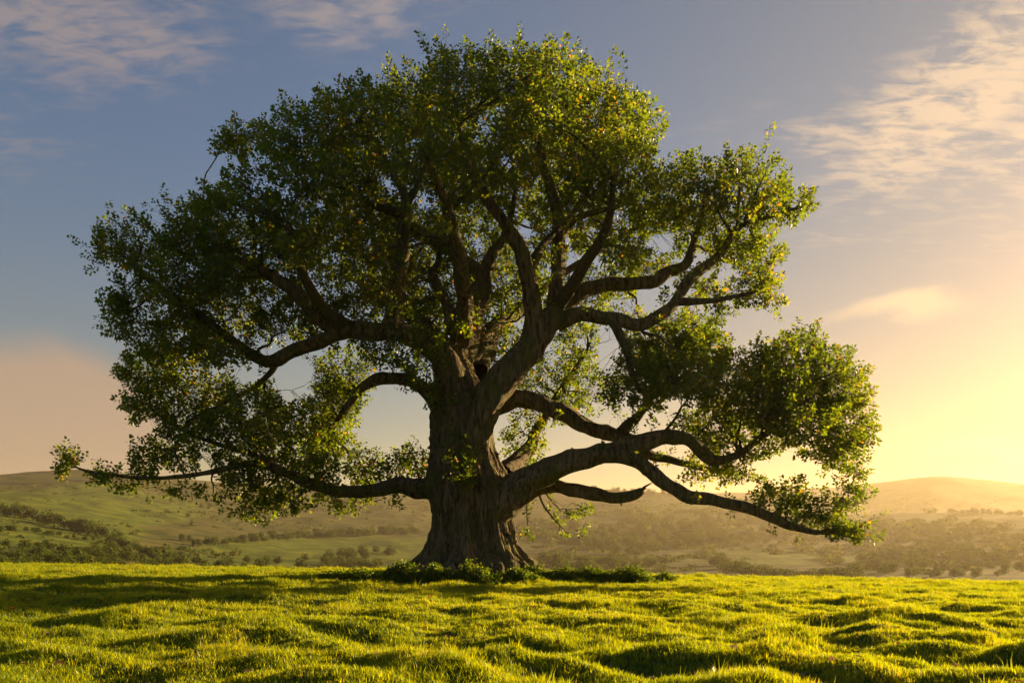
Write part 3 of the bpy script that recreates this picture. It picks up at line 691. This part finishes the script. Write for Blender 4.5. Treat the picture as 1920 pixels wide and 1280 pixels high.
    # natural openings between sprays
    nz = perlin(P[:, 0] * 0.9 + P[:, 1] * 0.45, P[:, 2] * 1.05 + P[:, 1] * 0.4) + 0.5 * perlin(P[:, 0] * 2.3 - P[:, 1], P[:, 2] * 2.5 + P[:, 1] * 1.2)
    ok &= nz > -0.22
    for (C_, T_, r_) in [NODES[i] for i in range(0, len(NODES), 2)]:
        if r_ < 0.13: continue
        u = CX + F * C_[0] / C_[1]; v = HY - F * (C_[2] - CAMH) / C_[1]
        w = r_ * F / C_[1] * 1.15 + 5
        m = (np.abs(px - u) < w + 8) & (np.abs(py - v) < w + 8) & (P[:, 1] < C_[1]) & (rng.uniform(size=len(P)) < 0.12) & (C_[1] < TD + 1.0) & (py < 830)
        ok &= ~m
        m2 = (np.abs(px - u) < w + 10) & (np.abs(py - v) < w + 10) & (P[:, 1] < C_[1]) & (C_[1] < TD + 1.0) & (py >= 830) & (u > 940)
        ok &= ~m2
    P = P[ok]; D0 = D0[ok]
    # leafy shoots straight from the limbs
    cand = [i for i in range(len(NODES)) if 0.04 < nrad[i] < 0.36]
    pick = rng.choice(cand, 620)
    q = unit(rng.normal(size=(len(pick), 3)) + np.array([0, 0, .5]))
    sh = npos[pick] + q * (nrad[pick] + rng.uniform(.12, .5, len(pick)))[:, None]
    u = CX + F * sh[:, 0] / sh[:, 1]; v = HY - F * (sh[:, 2] - CAMH) / sh[:, 1]
    good = ~((v > 790) & (u > 930) & (u < 1320) & (rng.uniform(size=len(u)) < .75))
    for i in np.where(good)[0]: level2.append((npos[pick[i]] + q[i] * nrad[pick[i]] * .8, q[i]))
    P = np.vstack([P, sh[good]]); D0 = np.vstack([D0, q[good] * .6])
    l2p = np.array([a[0] for a in level2]); l2d = np.array([a[1] for a in level2])
    kd = kdtree.KDTree(len(l2p))
    for i, p in enumerate(l2p): kd.insert(p, i)
    kd.balance()
    dirs = np.empty_like(P); drop = np.zeros(len(P), bool)
    tv = []; 
    for i, p in enumerate(P):
        best = None; bc = 1e9
        for co, j, d in kd.find_n(p, 8):
            v = p - l2p[j]
            cst = d * (1.3 - 0.4 * np.dot(v, l2d[j]) / (d + 1e-6))
            if cst < bc: bc = cst; best = j
        v = p - l2p[best]; d = np.linalg.norm(v)
        if d > 1.5: drop[i] = True; continue
        dirs[i] = v / (d + 1e-6)
        tv.append((l2p[best], p))
    keep = ~drop
    P = P[keep]; D0 = D0[keep]; dirs = dirs[keep]
    # twig stems: thin three-sided spindles with a bend, all at once
    A = np.array([a for a, b in tv]); B = np.array([b for a, b in tv]); n = len(A)
    Mid = (A + B) / 2 + rng.normal(size=(n, 3)) * 0.06 * np.linalg.norm(B - A, axis=1)[:, None] + [0, 0, -0.02]
    U = unit(np.cross(B - A, rng.normal(size=(n, 3)))); V = unit(np.cross(B - A, U))
    rings = []
    for C, r in ((A, .0065), (Mid, .005), (B, .0028)):
        for k in range(3):
            a = k * 2.094
            rings.append(C + r * (math.cos(a) * U + math.sin(a) * V))
    W = np.stack(rings, 1).reshape(-1, 3)
    q = []
    for s in (0, 3):
        for k in range(3): q.append([s + k, s + (k + 1) % 3, s + 3 + (k + 1) % 3, s + 3 + k])
    f = ((np.arange(n) * 9)[:, None, None] + np.array(q)[None]).ravel()
    twigs.add(rel(W), f, np.full(n * 6, 4))
    # the boughs, each one a branch of its own
    for k, (C, rad) in enumerate(wood):
        C2 = spline(np.hstack([C, rad[:, None]]), 3)
        v, f, z = tube(C2[:, :3], C2[:, 3], 9, 0.14, k)
        new_obj('branch', rel(v), f, z, M_bark2, tree, True)
    # leaves: tufts round the last third of each twig
    K = 13
    nT = len(P)
    ax_ = unit(dirs * 0.7 + D0 * 0.5 + np.array([0, 0, 0.35]) + rng.normal(size=(nT, 3)) * 0.15)
    a1 = unit(np.cross(ax_, rng.normal(size=(nT, 3)))); a2 = np.cross(ax_, a1)
    t = (np.arange(K) + rng.uniform(-.4, .4, (nT, K))) / K
    ang = np.arange(K)[None] * 2.4 + rng.uniform(0, 6.28, (nT, 1)) + rng.uniform(-.4, .4, (nT, K))
    out = np.cos(ang)[..., None] * a1[:, None] + np.sin(ang)[..., None] * a2[:, None]
    tl = rng.uniform(0.26, 0.46, (nT, 1))
    base = P[:, None] + ax_[:, None] * ((t - 0.35) * tl)[..., None] + out * (0.03 + 0.05 * (1 - t))[..., None]
    ld = unit(out * (1.05 - 0.55 * t)[..., None] + ax_[:, None] * (0.25 + 0.75 * t)[..., None] + rng.normal(size=(nT, K, 3)) * 0.28 + np.array([0, 0, -0.12]))
    nn = unit(ax_[:, None] * 0.8 + np.array([0, 0, .45]) - out * 0.35 * t[..., None] + rng.normal(size=(nT, K, 3)) * 0.5)
    nn = unit(nn - ld * np.sum(nn * ld, -1, keepdims=True))
    size = rng.uniform(0.075, 0.13, (nT, K)) * rng.uniform(0.85, 1.15, (nT, 1))
    # colour varies from spray to spray and from leaf to leaf
    tt = 0.40 + 0.5 * perlin(P[:, 0] * 0.55 + 3, P[:, 2] * 0.6 + P[:, 1] * 0.4)[:, None] + rng.normal(size=(nT, 1)) * 0.10 + rng.normal(size=(nT, K)) * 0.13
    tt = np.clip(tt, 0, .93); tt[rng.uniform(size=tt.shape) < 0.012] = 0.99
    base = base.reshape(-1, 3); ld = ld.reshape(-1, 3); nn = nn.reshape(-1, 3)
    v, f, z, a = leaf_mesh(base, nn, ld, size.ravel(), tt.ravel())
    crown = new_obj('crown', rel(v), f, z, M_leaf, tree, False, {'tint': a})
    crown['kind'] = 'stuff'
    tw = twigs.build('twigs', M_twig, crown, True); tw['kind'] = 'stuff'
    print('TUFTS', nT, 'LEAVES', nT * K, 'TWIGV', len(tw.data.vertices))
DENS = 3.05
build_crown()

# ------------------------------------------------------------------ brambles and weeds round the trunk's foot
def ground_at(x, y): return float(field_z(np.array(float(x)), np.array(float(y))))

def bramble(px, py, w, h, n, label, seed, flat=1.0):
    """low mound of leafy arching stems; px, py: the middle of its foot in the photo, w and h in pixels"""
    r = np.random.default_rng(seed)
    y = 0.0
    # the foot lies on the meadow: walk out along the ray until it meets the turf
    for y in np.linspace(15, 24.5, 400):
        if ground_at((px - CX) / F * y, y) >= CAMH + (HY - py) / F * y: break
    k = y / F; x = (px - CX) * k
    W = w * k / 2; H = h * k; Dp = max(0.35, W * 0.45) * flat
    o = empty('bramble_bush', (x, y, ground_at(x, y))); tag(o, label, 'bush', 'bushes round the trunk')
    stems = Bag(); P = []; Dd = []
    for i in range(n):
        a = r.uniform(0, 6.283); q = math.sqrt(r.uniform(0, 1))
        sx, sy = math.cos(a) * q * W * 0.8, math.sin(a) * q * Dp * 0.8
        bz = ground_at(x + sx, y + sy) - o.location.z
        hh = H * (1 - 0.75 * q * q) * r.uniform(0.35, 1.2) * (1 + 0.45 * math.sin(sx * 5 + seed))
        ex, ey = sx + r.normal() * W * .14 + math.cos(a) * W * .12, sy + r.normal() * Dp * .2
        C = np.array([(sx, sy, bz - .02), (sx * .9 + ex * .1, sy * .9 + ey * .1, bz + hh * .6), ((sx + ex) / 2, (sy + ey) / 2, bz + hh), (ex, ey, bz + hh * r.uniform(.55, .95))])
        C = spline(C, 3)
        v, f, z = tube(C, np.linspace(.007, .002, len(C)), 3, cap=False); stems.add(v, f, z)
        for j in range(2, len(C)):
            for _ in range(3): P.append(C[j] + r.normal(size=3) * 0.05); Dd.append(unit(r.normal(size=3) + np.array([math.cos(a) * .5, math.sin(a) * .5, .3])))
    P = np.array(P); Dd = np.array(Dd); m = len(P)
    nn = unit(r.normal(size=(m, 3)) * .7 + np.array([0, 0, .8])); nn = unit(nn - Dd * np.sum(nn * Dd, 1, keepdims=True))
    v, f, z, a = leaf_mesh(P, nn, Dd, r.uniform(.04, .085, m), np.clip(r.normal(.45, .25, m), 0, 1))
    l = new_obj('leaves', v, f, z, M_bramble, o, False, {'tint': a}); l['kind'] = 'stuff'
    s = stems.build('stems', M_twig, o, True); s['kind'] = 'stuff'
for i, (px, py, w, h, n, lab) in enumerate([
        (650, 1088, 110, 20, 150, 'low dark bramble patch trailing away furthest from the trunk on its shaded side'),
        (745, 1090, 120, 26, 230, 'shaded bramble mound pressed against the shadowed side of the trunk'),
        (820, 1091, 80, 20, 150, 'small dark bramble tuft in front of the trunk beside the shaded mound'),
        (893, 1092, 130, 24, 260, 'leafy sunlit bramble bush right in front of the trunk'),
        (975, 1090, 80, 22, 140, 'small bramble bush at the foot of the sunlit root spurs'),
        (1030, 1089, 110, 28, 220, 'bushy bramble clump on the sunlit side hugging the outermost root'),
        (1155, 1092, 160, 25, 330, 'broad rounded bramble mound standing apart from the trunk on the sunlit side'),
        (1235, 1091, 70, 12, 70, 'thin low weed patch running out beyond the broad bramble mound')]):
    bramble(px, py, w, h, n, lab, 100 + i)

# ------------------------------------------------------------------ grass (uncountable: one object of instanced tufts)
def blade_tuft(name, nb, rad, h0, h1, wd, seed, seedhead=False):
    r = np.random.default_rng(seed); V = []; f = []; z = []; T = []
    for i in range(nb):
        a = r.uniform(0, 6.283); q = math.sqrt(r.uniform()) * rad
        b = np.array([math.cos(a) * q, math.sin(a) * q, -0.008])
        h = r.uniform(h0, h1); l = r.uniform(0, 6.283); lean = r.uniform(0.1, 0.8) * h
        d = np.array([math.cos(l), math.sin(l), 0]); s = np.array([-math.sin(l + r.normal() * .6), math.cos(l), 0]) * wd * r.uniform(.7, 1.3) / 2
        m = b + d * lean * .3 + np.array([0, 0, h * .6]); t = b + d * lean + np.array([0, 0, h])
        k = len(V); V += [b - s, b + s, m + s * .8, m - s * .8, t]
        f += [k, k + 1, k + 2, k + 3, k + 3, k + 2, k + 4]; z += [4, 3]
        T += [np.clip(r.normal(.5, .2), 0, 1)] * 5
    me = bpy.data.meshes.new(name)
    me.from_pydata([tuple(v) for v in V], [], [tuple(f[i:i + n]) for i, n in zip(np.concatenate([[0], np.cumsum(z)[:-1]]), z)])
    a = me.attributes.new('tint', 'FLOAT', 'POINT'); a.data.foreach_set('value', np.array(T, np.float32))
    me.materials.append(M_grass)
    return me

def build_grass():
    protos = bpy.data.collections.new('grass_tufts')
    for i in range(10):
        if i < 6: me = blade_tuft('grass_tuft', 22, .065, .025, .065, .0058, 300 + i)
        elif i < 9: me = blade_tuft('grass_tuft', 24, .05, .05, .11, .006, 300 + i)
        else: me = blade_tuft('grass_tuft', 5, .03, .10, .19, .0045, 300 + i)
        o = bpy.data.objects.new('grass_tuft_%02d' % i, me); protos.objects.link(o)
    n = NGRASS
    # density falls off with distance as the tufts shrink in the picture
    Y = (4.3 ** 0.75 + rng.uniform(size=n) * (29 ** 0.75 - 4.3 ** 0.75)) ** (1 / 0.75)
    X = rng.uniform(-0.93, 0.93, n) * Y
    Z = field_z(X, Y)
    dt = np.hypot(X - FOOT[0], (Y - FOOT[1]))
    keep = dt > 1.5
    X, Y, Z = X[keep], Y[keep], Z[keep]; n = len(X)
    long = perlin(X * 0.8 + 11, Y * 1.1) + 0.5 * perlin(X * 2.1, Y * 2.6 + 4)
    u = rng.uniform(size=n)
    idx = np.where(long + rng.normal(size=n) * .12 > 0.28, 6 + (u * 3).astype(int), (u * 6).astype(int)); idx[rng.uniform(size=n) < 0.006] = 9
    scl = rng.uniform(0.65, 1.15, n) * np.clip(0.85 + Y / 40, 1, 1.5) * np.clip(1 + long * 0.35, .6, 1.5)
    me = bpy.data.meshes.new('grass'); me.vertices.add(n)
    me.vertices.foreach_set('co', np.stack([X, Y, Z], -1).astype(np.float32).ravel())
    a = me.attributes.new('scl', 'FLOAT', 'POINT'); a.data.foreach_set('value', scl.astype(np.float32))
    a = me.attributes.new('idx', 'INT', 'POINT'); a.data.foreach_set('value', idx.astype(np.int32))
    rot = np.stack([rng.normal(size=n) * .12, rng.normal(size=n) * .12, rng.uniform(0, 6.283, n)], -1)
    a = me.attributes.new('rot', 'FLOAT_VECTOR', 'POINT'); a.data.foreach_set('vector', rot.astype(np.float32).ravel())
    o = bpy.data.objects.new('grass', me); COL.objects.link(o)
    tag(o, 'short sunlit grass growing all over the meadow', 'grass', kind='stuff')
    g = bpy.data.node_groups.new('grass_instances', 'GeometryNodeTree')
    g.interface.new_socket('Geometry', in_out='INPUT', socket_type='NodeSocketGeometry')
    g.interface.new_socket('Geometry', in_out='OUTPUT', socket_type='NodeSocketGeometry')
    gi = g.nodes.new('NodeGroupInput'); go = g.nodes.new('NodeGroupOutput')
    ci = g.nodes.new('GeometryNodeCollectionInfo'); ci.inputs[0].default_value = protos; ci.inputs['Separate Children'].default_value = True; ci.inputs['Reset Children'].default_value = True
    ip = g.nodes.new('GeometryNodeInstanceOnPoints'); ip.inputs['Pick Instance'].default_value = True
    def na(name, t):
        q = g.nodes.new('GeometryNodeInputNamedAttribute'); q.data_type = t; q.inputs[0].default_value = name; return q.outputs[0]
    L = g.links.new
    L(gi.outputs[0], ip.inputs['Points']); L(ci.outputs[0], ip.inputs['Instance'])
    L(na('idx', 'INT'), ip.inputs['Instance Index']); L(na('scl', 'FLOAT'), ip.inputs['Scale'])
    e2r = g.nodes.new('FunctionNodeEulerToRotation'); L(na('rot', 'FLOAT_VECTOR'), e2r.inputs[0]); L(e2r.outputs[0], ip.inputs['Rotation'])
    L(ip.outputs[0], go.inputs[0])
    md = o.modifiers.new('grass', 'NODES'); md.node_group = g
NGRASS = 130000
build_grass()

# ------------------------------------------------------------------ fallen leaves and broad-leaved weeds in the turf
def build_litter():
    r = np.random.default_rng(77); n = 900
    Y = np.concatenate([r.uniform(4.6, 16, 420), r.normal(19.5, 2.2, 480)]); X = np.concatenate([r.uniform(-.85, .85, 420) * Y[:420], r.normal(-1, 6, 480)])
    Z = field_z(X, Y) + r.uniform(.02, .055, n)
    D = unit(r.normal(size=(n, 3)) * np.array([1, 1, .35])); nn = unit(r.normal(size=(n, 3)) * .4 + np.array([0, 0, 1])); nn = unit(nn - D * np.sum(nn * D, 1, keepdims=True))
    v, f, z, a = leaf_mesh(np.stack([X, Y, Z], -1), nn, D, r.uniform(.05, .10, n), r.uniform(0, 1, n))
    m = leafy('fallen_leaf', [(0.0, (0.10, 0.055, 0.02)), (0.6, (0.20, 0.12, 0.04)), (1.0, (0.28, 0.22, 0.09))], trans=.3, tcol=(1.4, 1.2, .8), gloss=.02)
    tag(new_obj('fallen_leaves', v, f, z, m, None, False, {'tint': a}), 'dry brown leaves strewn through the meadow grass', 'leaves', kind='stuff')
    P = []; D = []; S_ = []
    for _ in range(150):
        y = 6.5 + 12 * r.uniform() ** 1.4; x = r.uniform(-.82, .82) * y; z0 = ground_at(x, y)
        k = r.integers(5, 10); sz = r.uniform(.045, .09)
        for i in range(k):
            a = i * 6.283 / k + r.uniform(-.3, .3); P.append((x, y, z0 + .015)); D.append((math.cos(a), math.sin(a), r.uniform(.25, .9))); S_.append(sz * r.uniform(.7, 1.2))
    P = np.array(P); D = unit(np.array(D)); nn = np.tile(np.array([0, 0, 1.0]), (len(P), 1)); nn = unit(nn - D * np.sum(nn * D, 1, keepdims=True))
    v, f, z, a = leaf_mesh(P, nn, D, np.array(S_), r.uniform(.2, .9, len(P)))
    tag(new_obj('weeds', v, f, z, M_bramble, None, False, {'tint': a}), 'broad-leaved weed rosettes scattered in the near grass', 'weeds', kind='stuff')
build_litter()

# ------------------------------------------------------------------ far trees, hedges and scrub
def far_tree_meshes(name, seed, h, w, trunk, lumps, cards, size):
    """crown of leaf-clump faces on several lumps, and a trunk with limbs; unit: metres"""
    r = np.random.default_rng(seed)
    P = []; Nn = []
    for k in range(lumps):
        a = r.uniform(0, 6.283); q = math.sqrt(r.uniform()) * .62
        cz = trunk + (h - trunk) * r.uniform(.16, .8)
        sh = 1 - 0.5 * abs((cz - trunk) / (h - trunk) - .4)
        c = np.array([math.cos(a) * q * w / 2 * sh, math.sin(a) * q * w / 2 * sh, cz]); rad = np.array([w * .24, w * .24, (h - trunk) * .24]) * r.uniform(.75, 1.25)
        d = unit(r.normal(size=(cards // lumps, 3)))
        P.append(c + d * rad * r.uniform(.65, 1.08, (len(d), 1))); Nn.append(d)
    P = np.vstack(P); Nn = unit(np.vstack(Nn) + r.normal(size=P.shape) * .5); n = len(P)
    U = unit(np.cross(Nn, r.normal(size=(n, 3)))); V = np.cross(Nn, U)
    s = r.uniform(.6, 1.3, (n, 1)) * size
    Q = np.stack([P - U * s * .6, P - V * s * .5 + Nn * s * .2, P + U * s * .7, P + V * s * .55 + Nn * s * .15], 1).reshape(-1, 3)
    f = np.arange(4 * n)
    tint = np.repeat(np.clip(r.normal(.4, .2, n), 0, 1), 4)
    b = Bag()
    v, ff, z = tube(np.array([(0, 0, -.6), (0, 0, trunk * .6), (w * .03, 0, trunk + (h - trunk) * .3), (0, w * .03, trunk + (h - trunk) * .7)]), np.array([.05, .04, .03, .01]) * h * .8, 6); b.add(v, ff, z)
    for k in range(4):
        a = k * 1.57 + r.uniform(0, 1); z0 = trunk * .7 + .1 * k
        v, ff, z = tube(np.array([(0, 0, z0), (math.cos(a) * w * .15, math.sin(a) * w * .15, z0 + (h - trunk) * .2), (math.cos(a) * w * .32, math.sin(a) * w * .32, z0 + (h - trunk) * .42)]), np.array([.025, .018, .006]) * h, 5); b.add(v, ff, z)
    return (Q, f, np.full(n, 4), tint), b

FAR = []
for i, a in enumerate([(401, 8.5, 8.5, .5, 15, 820, .62), (402, 9.5, 7.5, .7, 14, 760, .6), (403, 7.0, 9.0, .3, 15, 820, .62), (404, 3.2, 4.6, 0.25, 9, 420, .42), (405, 2.6, 5.4, 0.15, 9, 420, .42)]):
    (Q, f, z, t), b = far_tree_meshes('far', *a)
    nm = 'hedgerow_tree' if i < 3 else 'scrub_bush'
    o = empty(nm, (0, 0, -500)); c = new_obj('crown', Q, f, z, M_far, o, False, {'tint': t}); c['kind'] = 'stuff'
    k = b.build('trunk' if i < 3 else 'stems', M_twig, o, True)
    FAR.append([o, c, k, False, a[1]])

KIND_NAME = {'hedgerow down the steep hillside': 'hedgerow_tree', 'low hedge below the hillside tree line': 'hedge_tree', 'hedge along the pale valley field': 'hedge_tree', 'copse beyond the meadow edge': 'copse_tree',
             'scrubby wood on the far valley side': 'woodland_tree', 'hazy wood in the valley': 'valley_tree', 'trees on the middle ridge': 'ridge_tree', 'trees on the skyline': 'ridge_tree', 'trees on the steep hill top': 'ridge_tree',
             'gorse line on the near slope': 'gorse_bush'}
def plant(kind, p, height, label, cat, group, squash=1.0):
    F_ = FAR[kind]
    if not F_[3]: o, c, k = F_[:3]; F_[3] = True
    else:
        o = F_[0].copy(); COL.objects.link(o)
        for q in F_[1:3]:
            d = q.copy(); COL.objects.link(d); d.parent = o
    o.name = KIND_NAME.get(group, 'scrub_bush')
    s = height / F_[4]
    o.location = p; o.scale = (s * squash, s * squash, s); o.rotation_euler = (0, 0, random.uniform(0, 6.28))
    word = ('rounded', 'tall narrow', 'broad low', 'small domed', 'flat spreading')[kind]
    tag(o, word + ' ' + label, cat, group)

def along(pts, step):
    out = []
    for (a, b), (c, d) in zip(pts[:-1], pts[1:]):
        n = max(1, int(math.hypot(c - a, d - b) / step))
        out += [(a + (c - a) * i / n, b + (d - b) * i / n) for i in range(n)]
    return out
def row(pts, step, hpx, kinds, label, group, jit=2.0, squash=1.0, cat='tree', drop=0.0):
    for (a, b) in along(pts, step):
        if random.random() < drop: continue
        p = hit(a + random.uniform(-step * .35, step * .35), b + random.uniform(-jit, jit))
        if p is None: continue
        plant(random.choice(kinds), p, hpx * random.uniform(.7, 1.2) * p.y / F, label, cat, group, squash * random.uniform(.85, 1.15))
def patch(cx, cy, rx, ry, n, hpx, kinds, label, group, cat='bush', squash=1.0):
    for _ in range(n):
        a = random.uniform(0, 6.28); q = math.sqrt(random.random())
        p = hit(cx + math.cos(a) * q * rx, cy + math.sin(a) * q * ry)
        if p is None: continue
        plant(random.choice(kinds), p, hpx * random.uniform(.6, 1.25) * p.y / F, label, cat, group, squash * random.uniform(.85, 1.2))

row([(-20, 962), (60, 975), (110, 988), (180, 1004), (235, 1020)], 11, 27, [0, 1, 2], 'hedgerow tree in the dark tree line running down the steep grassy hillside', 'hedgerow down the steep hillside')
row([(205, 1018), (260, 1032), (310, 1048), (345, 1062)], 9, 17, [2, 3], 'little tree in the low dark hedge continuing below the hillside tree line', 'low hedge below the hillside tree line')
row([(342, 1014), (366, 1022), (430, 1019), (520, 1012), (640, 1006), (790, 1000)], 10, 16, [0, 2], 'tree in the hedge along the edge of the pale valley field', 'hedge along the pale valley field')
row([(-10, 988), (60, 998), (140, 1010), (200, 1022)], 13, 10, [3, 4], 'dark gorse bush in the straggling line across the near slope', 'gorse line on the near slope', jit=4, cat='bush')
for yy, n in ((1032, 15), (1042, 18), (1052, 20), (1062, 24)):
    row([(-20, yy), (150 + (yy - 1030) * 2, yy + 4), (300 + (yy - 1030) * 4, yy + 10)], 430 / n, 20, [0, 2, 3], 'bushy tree in the dense copse just beyond the meadow edge on the hillside', 'copse beyond the meadow edge', jit=5, squash=1.15)
patch(520, 1060, 170, 10, 24, 17, [2, 3], 'scattered bush on the valley floor between the copse and the trunk', 'bushes on the valley floor')
patch(690, 1052, 90, 16, 22, 19, [2, 3], 'scattered bush on the valley floor between the copse and the trunk', 'bushes on the valley floor')
patch(560, 960, 260, 18, 40, 6, [3, 4], 'pale bush dotted over the open upper slope', 'bushes dotted over the upper slope')
patch(1190, 1010, 150, 32, 84, 17, [0, 2, 3], 'bushy tree in the scrubby wood on the far valley side', 'scrubby wood on the far valley side', cat='tree')
patch(1390, 998, 200, 26, 70, 14, [0, 2, 3], 'bushy tree in the scrubby wood on the far valley side', 'scrubby wood on the far valley side', cat='tree')
patch(1100, 1060, 120, 14, 30, 18, [2, 3, 4], 'bush low in the valley behind the bramble mound', 'bushes low in the valley')
row([(1340, 1062), (1400, 1078), (1470, 1086), (1560, 1086), (1625, 1086)], 10, 22, [2, 3], 'bush in the sun-touched belt just below the meadow crest', 'bush belt below the crest', jit=5, squash=1.2, cat='bush')
patch(1760, 1060, 180, 28, 70, 20, [0, 1, 2], 'hazy tree in the wood filling the valley below the crest', 'hazy wood in the valley', cat='tree')
patch(1740, 1010, 200, 20, 44, 14, [0, 2], 'hazy tree in the wood filling the valley below the crest', 'hazy wood in the valley', cat='tree')
row([(1630, 955), (1700, 959), (1760, 962), (1850, 964), (1925, 967)], 8.5, 10.5, [0, 1, 2], 'dark little tree on the ridge line in front of the far hill', 'trees on the middle ridge', jit=.8, drop=.18)
row([(1065, 924), (1120, 924), (1160, 926), (1235, 928), (1300, 930)], 9, 12, [0, 2], 'tiny tree on the skyline above the broken limb', 'trees on the skyline', jit=.8, drop=.3)
row([(150, 883), (225, 886)], 9, 5, [0, 2], 'tiny tree on the crown of the steep hill', 'trees on the steep hill top', jit=.6, drop=.2)
# gorse and bracken too fine to count: one object over the rough slopes
def build_scrub():
    r = np.random.default_rng(55)
    P = []; H = []
    for (cx, cy, rx, ry, n, hp) in [(1250, 1005, 290, 52, 800, 7), (1740, 1025, 240, 52, 900, 8), (560, 960, 330, 36, 420, 3.2), (150, 1040, 300, 20, 380, 7), (60, 995, 220, 18, 120, 5), (1500, 950, 380, 18, 260, 4), (1050, 1065, 260, 18, 260, 6), (120, 920, 200, 22, 90, 2.6)]:
        for _ in range(n):
            a = r.uniform(0, 6.28); q = math.sqrt(r.uniform())
            x, y = cx + math.cos(a) * q * rx, cy + math.sin(a) * q * ry
            if perlin(np.array([x / 45.0]), np.array([y / 11.0]))[0] < -0.08: continue
            p = hit(x, y)
            if p is None: continue
            P.append(p[:]); H.append(hp * r.uniform(.5, 1.4) * p.y / F)
    P = np.array(P); H = np.array(H); m = len(P); K = 12
    d = unit(r.normal(size=(m, K, 3))); d[..., 2] = np.abs(d[..., 2])
    C = P[:, None] + d * H[:, None, None] * np.array([1.15, 1.15, .75])
    nn = unit(d + r.normal(size=d.shape) * .4); U = unit(np.cross(nn, r.normal(size=d.shape))); V = np.cross(nn, U)
    s_ = (H[:, None, None] * r.uniform(.3, .6, (m, K, 1)))
    Q = np.stack([C - U * s_, C - V * s_ * .8 + nn * s_ * .2, C + U * s_, C + V * s_ * .8], 2).reshape(-1, 3)
    o = new_obj('hillside_scrub', Q, np.arange(len(Q)), np.full(len(Q) // 4, 4), M_far, None, False, {'tint': np.repeat(np.clip(r.normal(.45, .22, m * K), 0, 1), 4)})
    tag(o, 'low gorse and bracken scrub covering the rough valley slopes', 'scrub', kind='stuff')
build_scrub()
for F_ in FAR:
    if not F_[3]:
        for q in (F_[1], F_[2], F_[0]): bpy.data.objects.remove(q)

# ------------------------------------------------------------------ haze
def build_haze():
    lo = min(float(HZ.min()), -30) - 1.0; hi = float(HZ.max()) + 15
    s = 5700
    v = [(sx * s, sy * s, z) for z in (lo, hi) for sx, sy in ((-1, -1), (1, -1), (1, 1), (-1, 1))]
    f = [0, 3, 2, 1, 4, 5, 6, 7, 0, 1, 5, 4, 1, 2, 6, 5, 2, 3, 7, 6, 3, 0, 4, 7]
    m, nt, out = material('valley_haze')
    p = N(nt, 'ShaderNodeVolumePrincipled')
    p.inputs['Color'].default_value = (0.94, 0.80, 0.58, 1); p.inputs['Density'].default_value = HAZE; p.inputs['Anisotropy'].default_value = 0.45
    nt.links.new(p.outputs[0], out.inputs['Volume'])
    o = new_obj('haze', v, f, [4] * 6, m)
    tag(o, 'thin golden haze hanging over the valley and hills', 'haze', kind='stuff')
HAZE = 0.00012
build_haze()
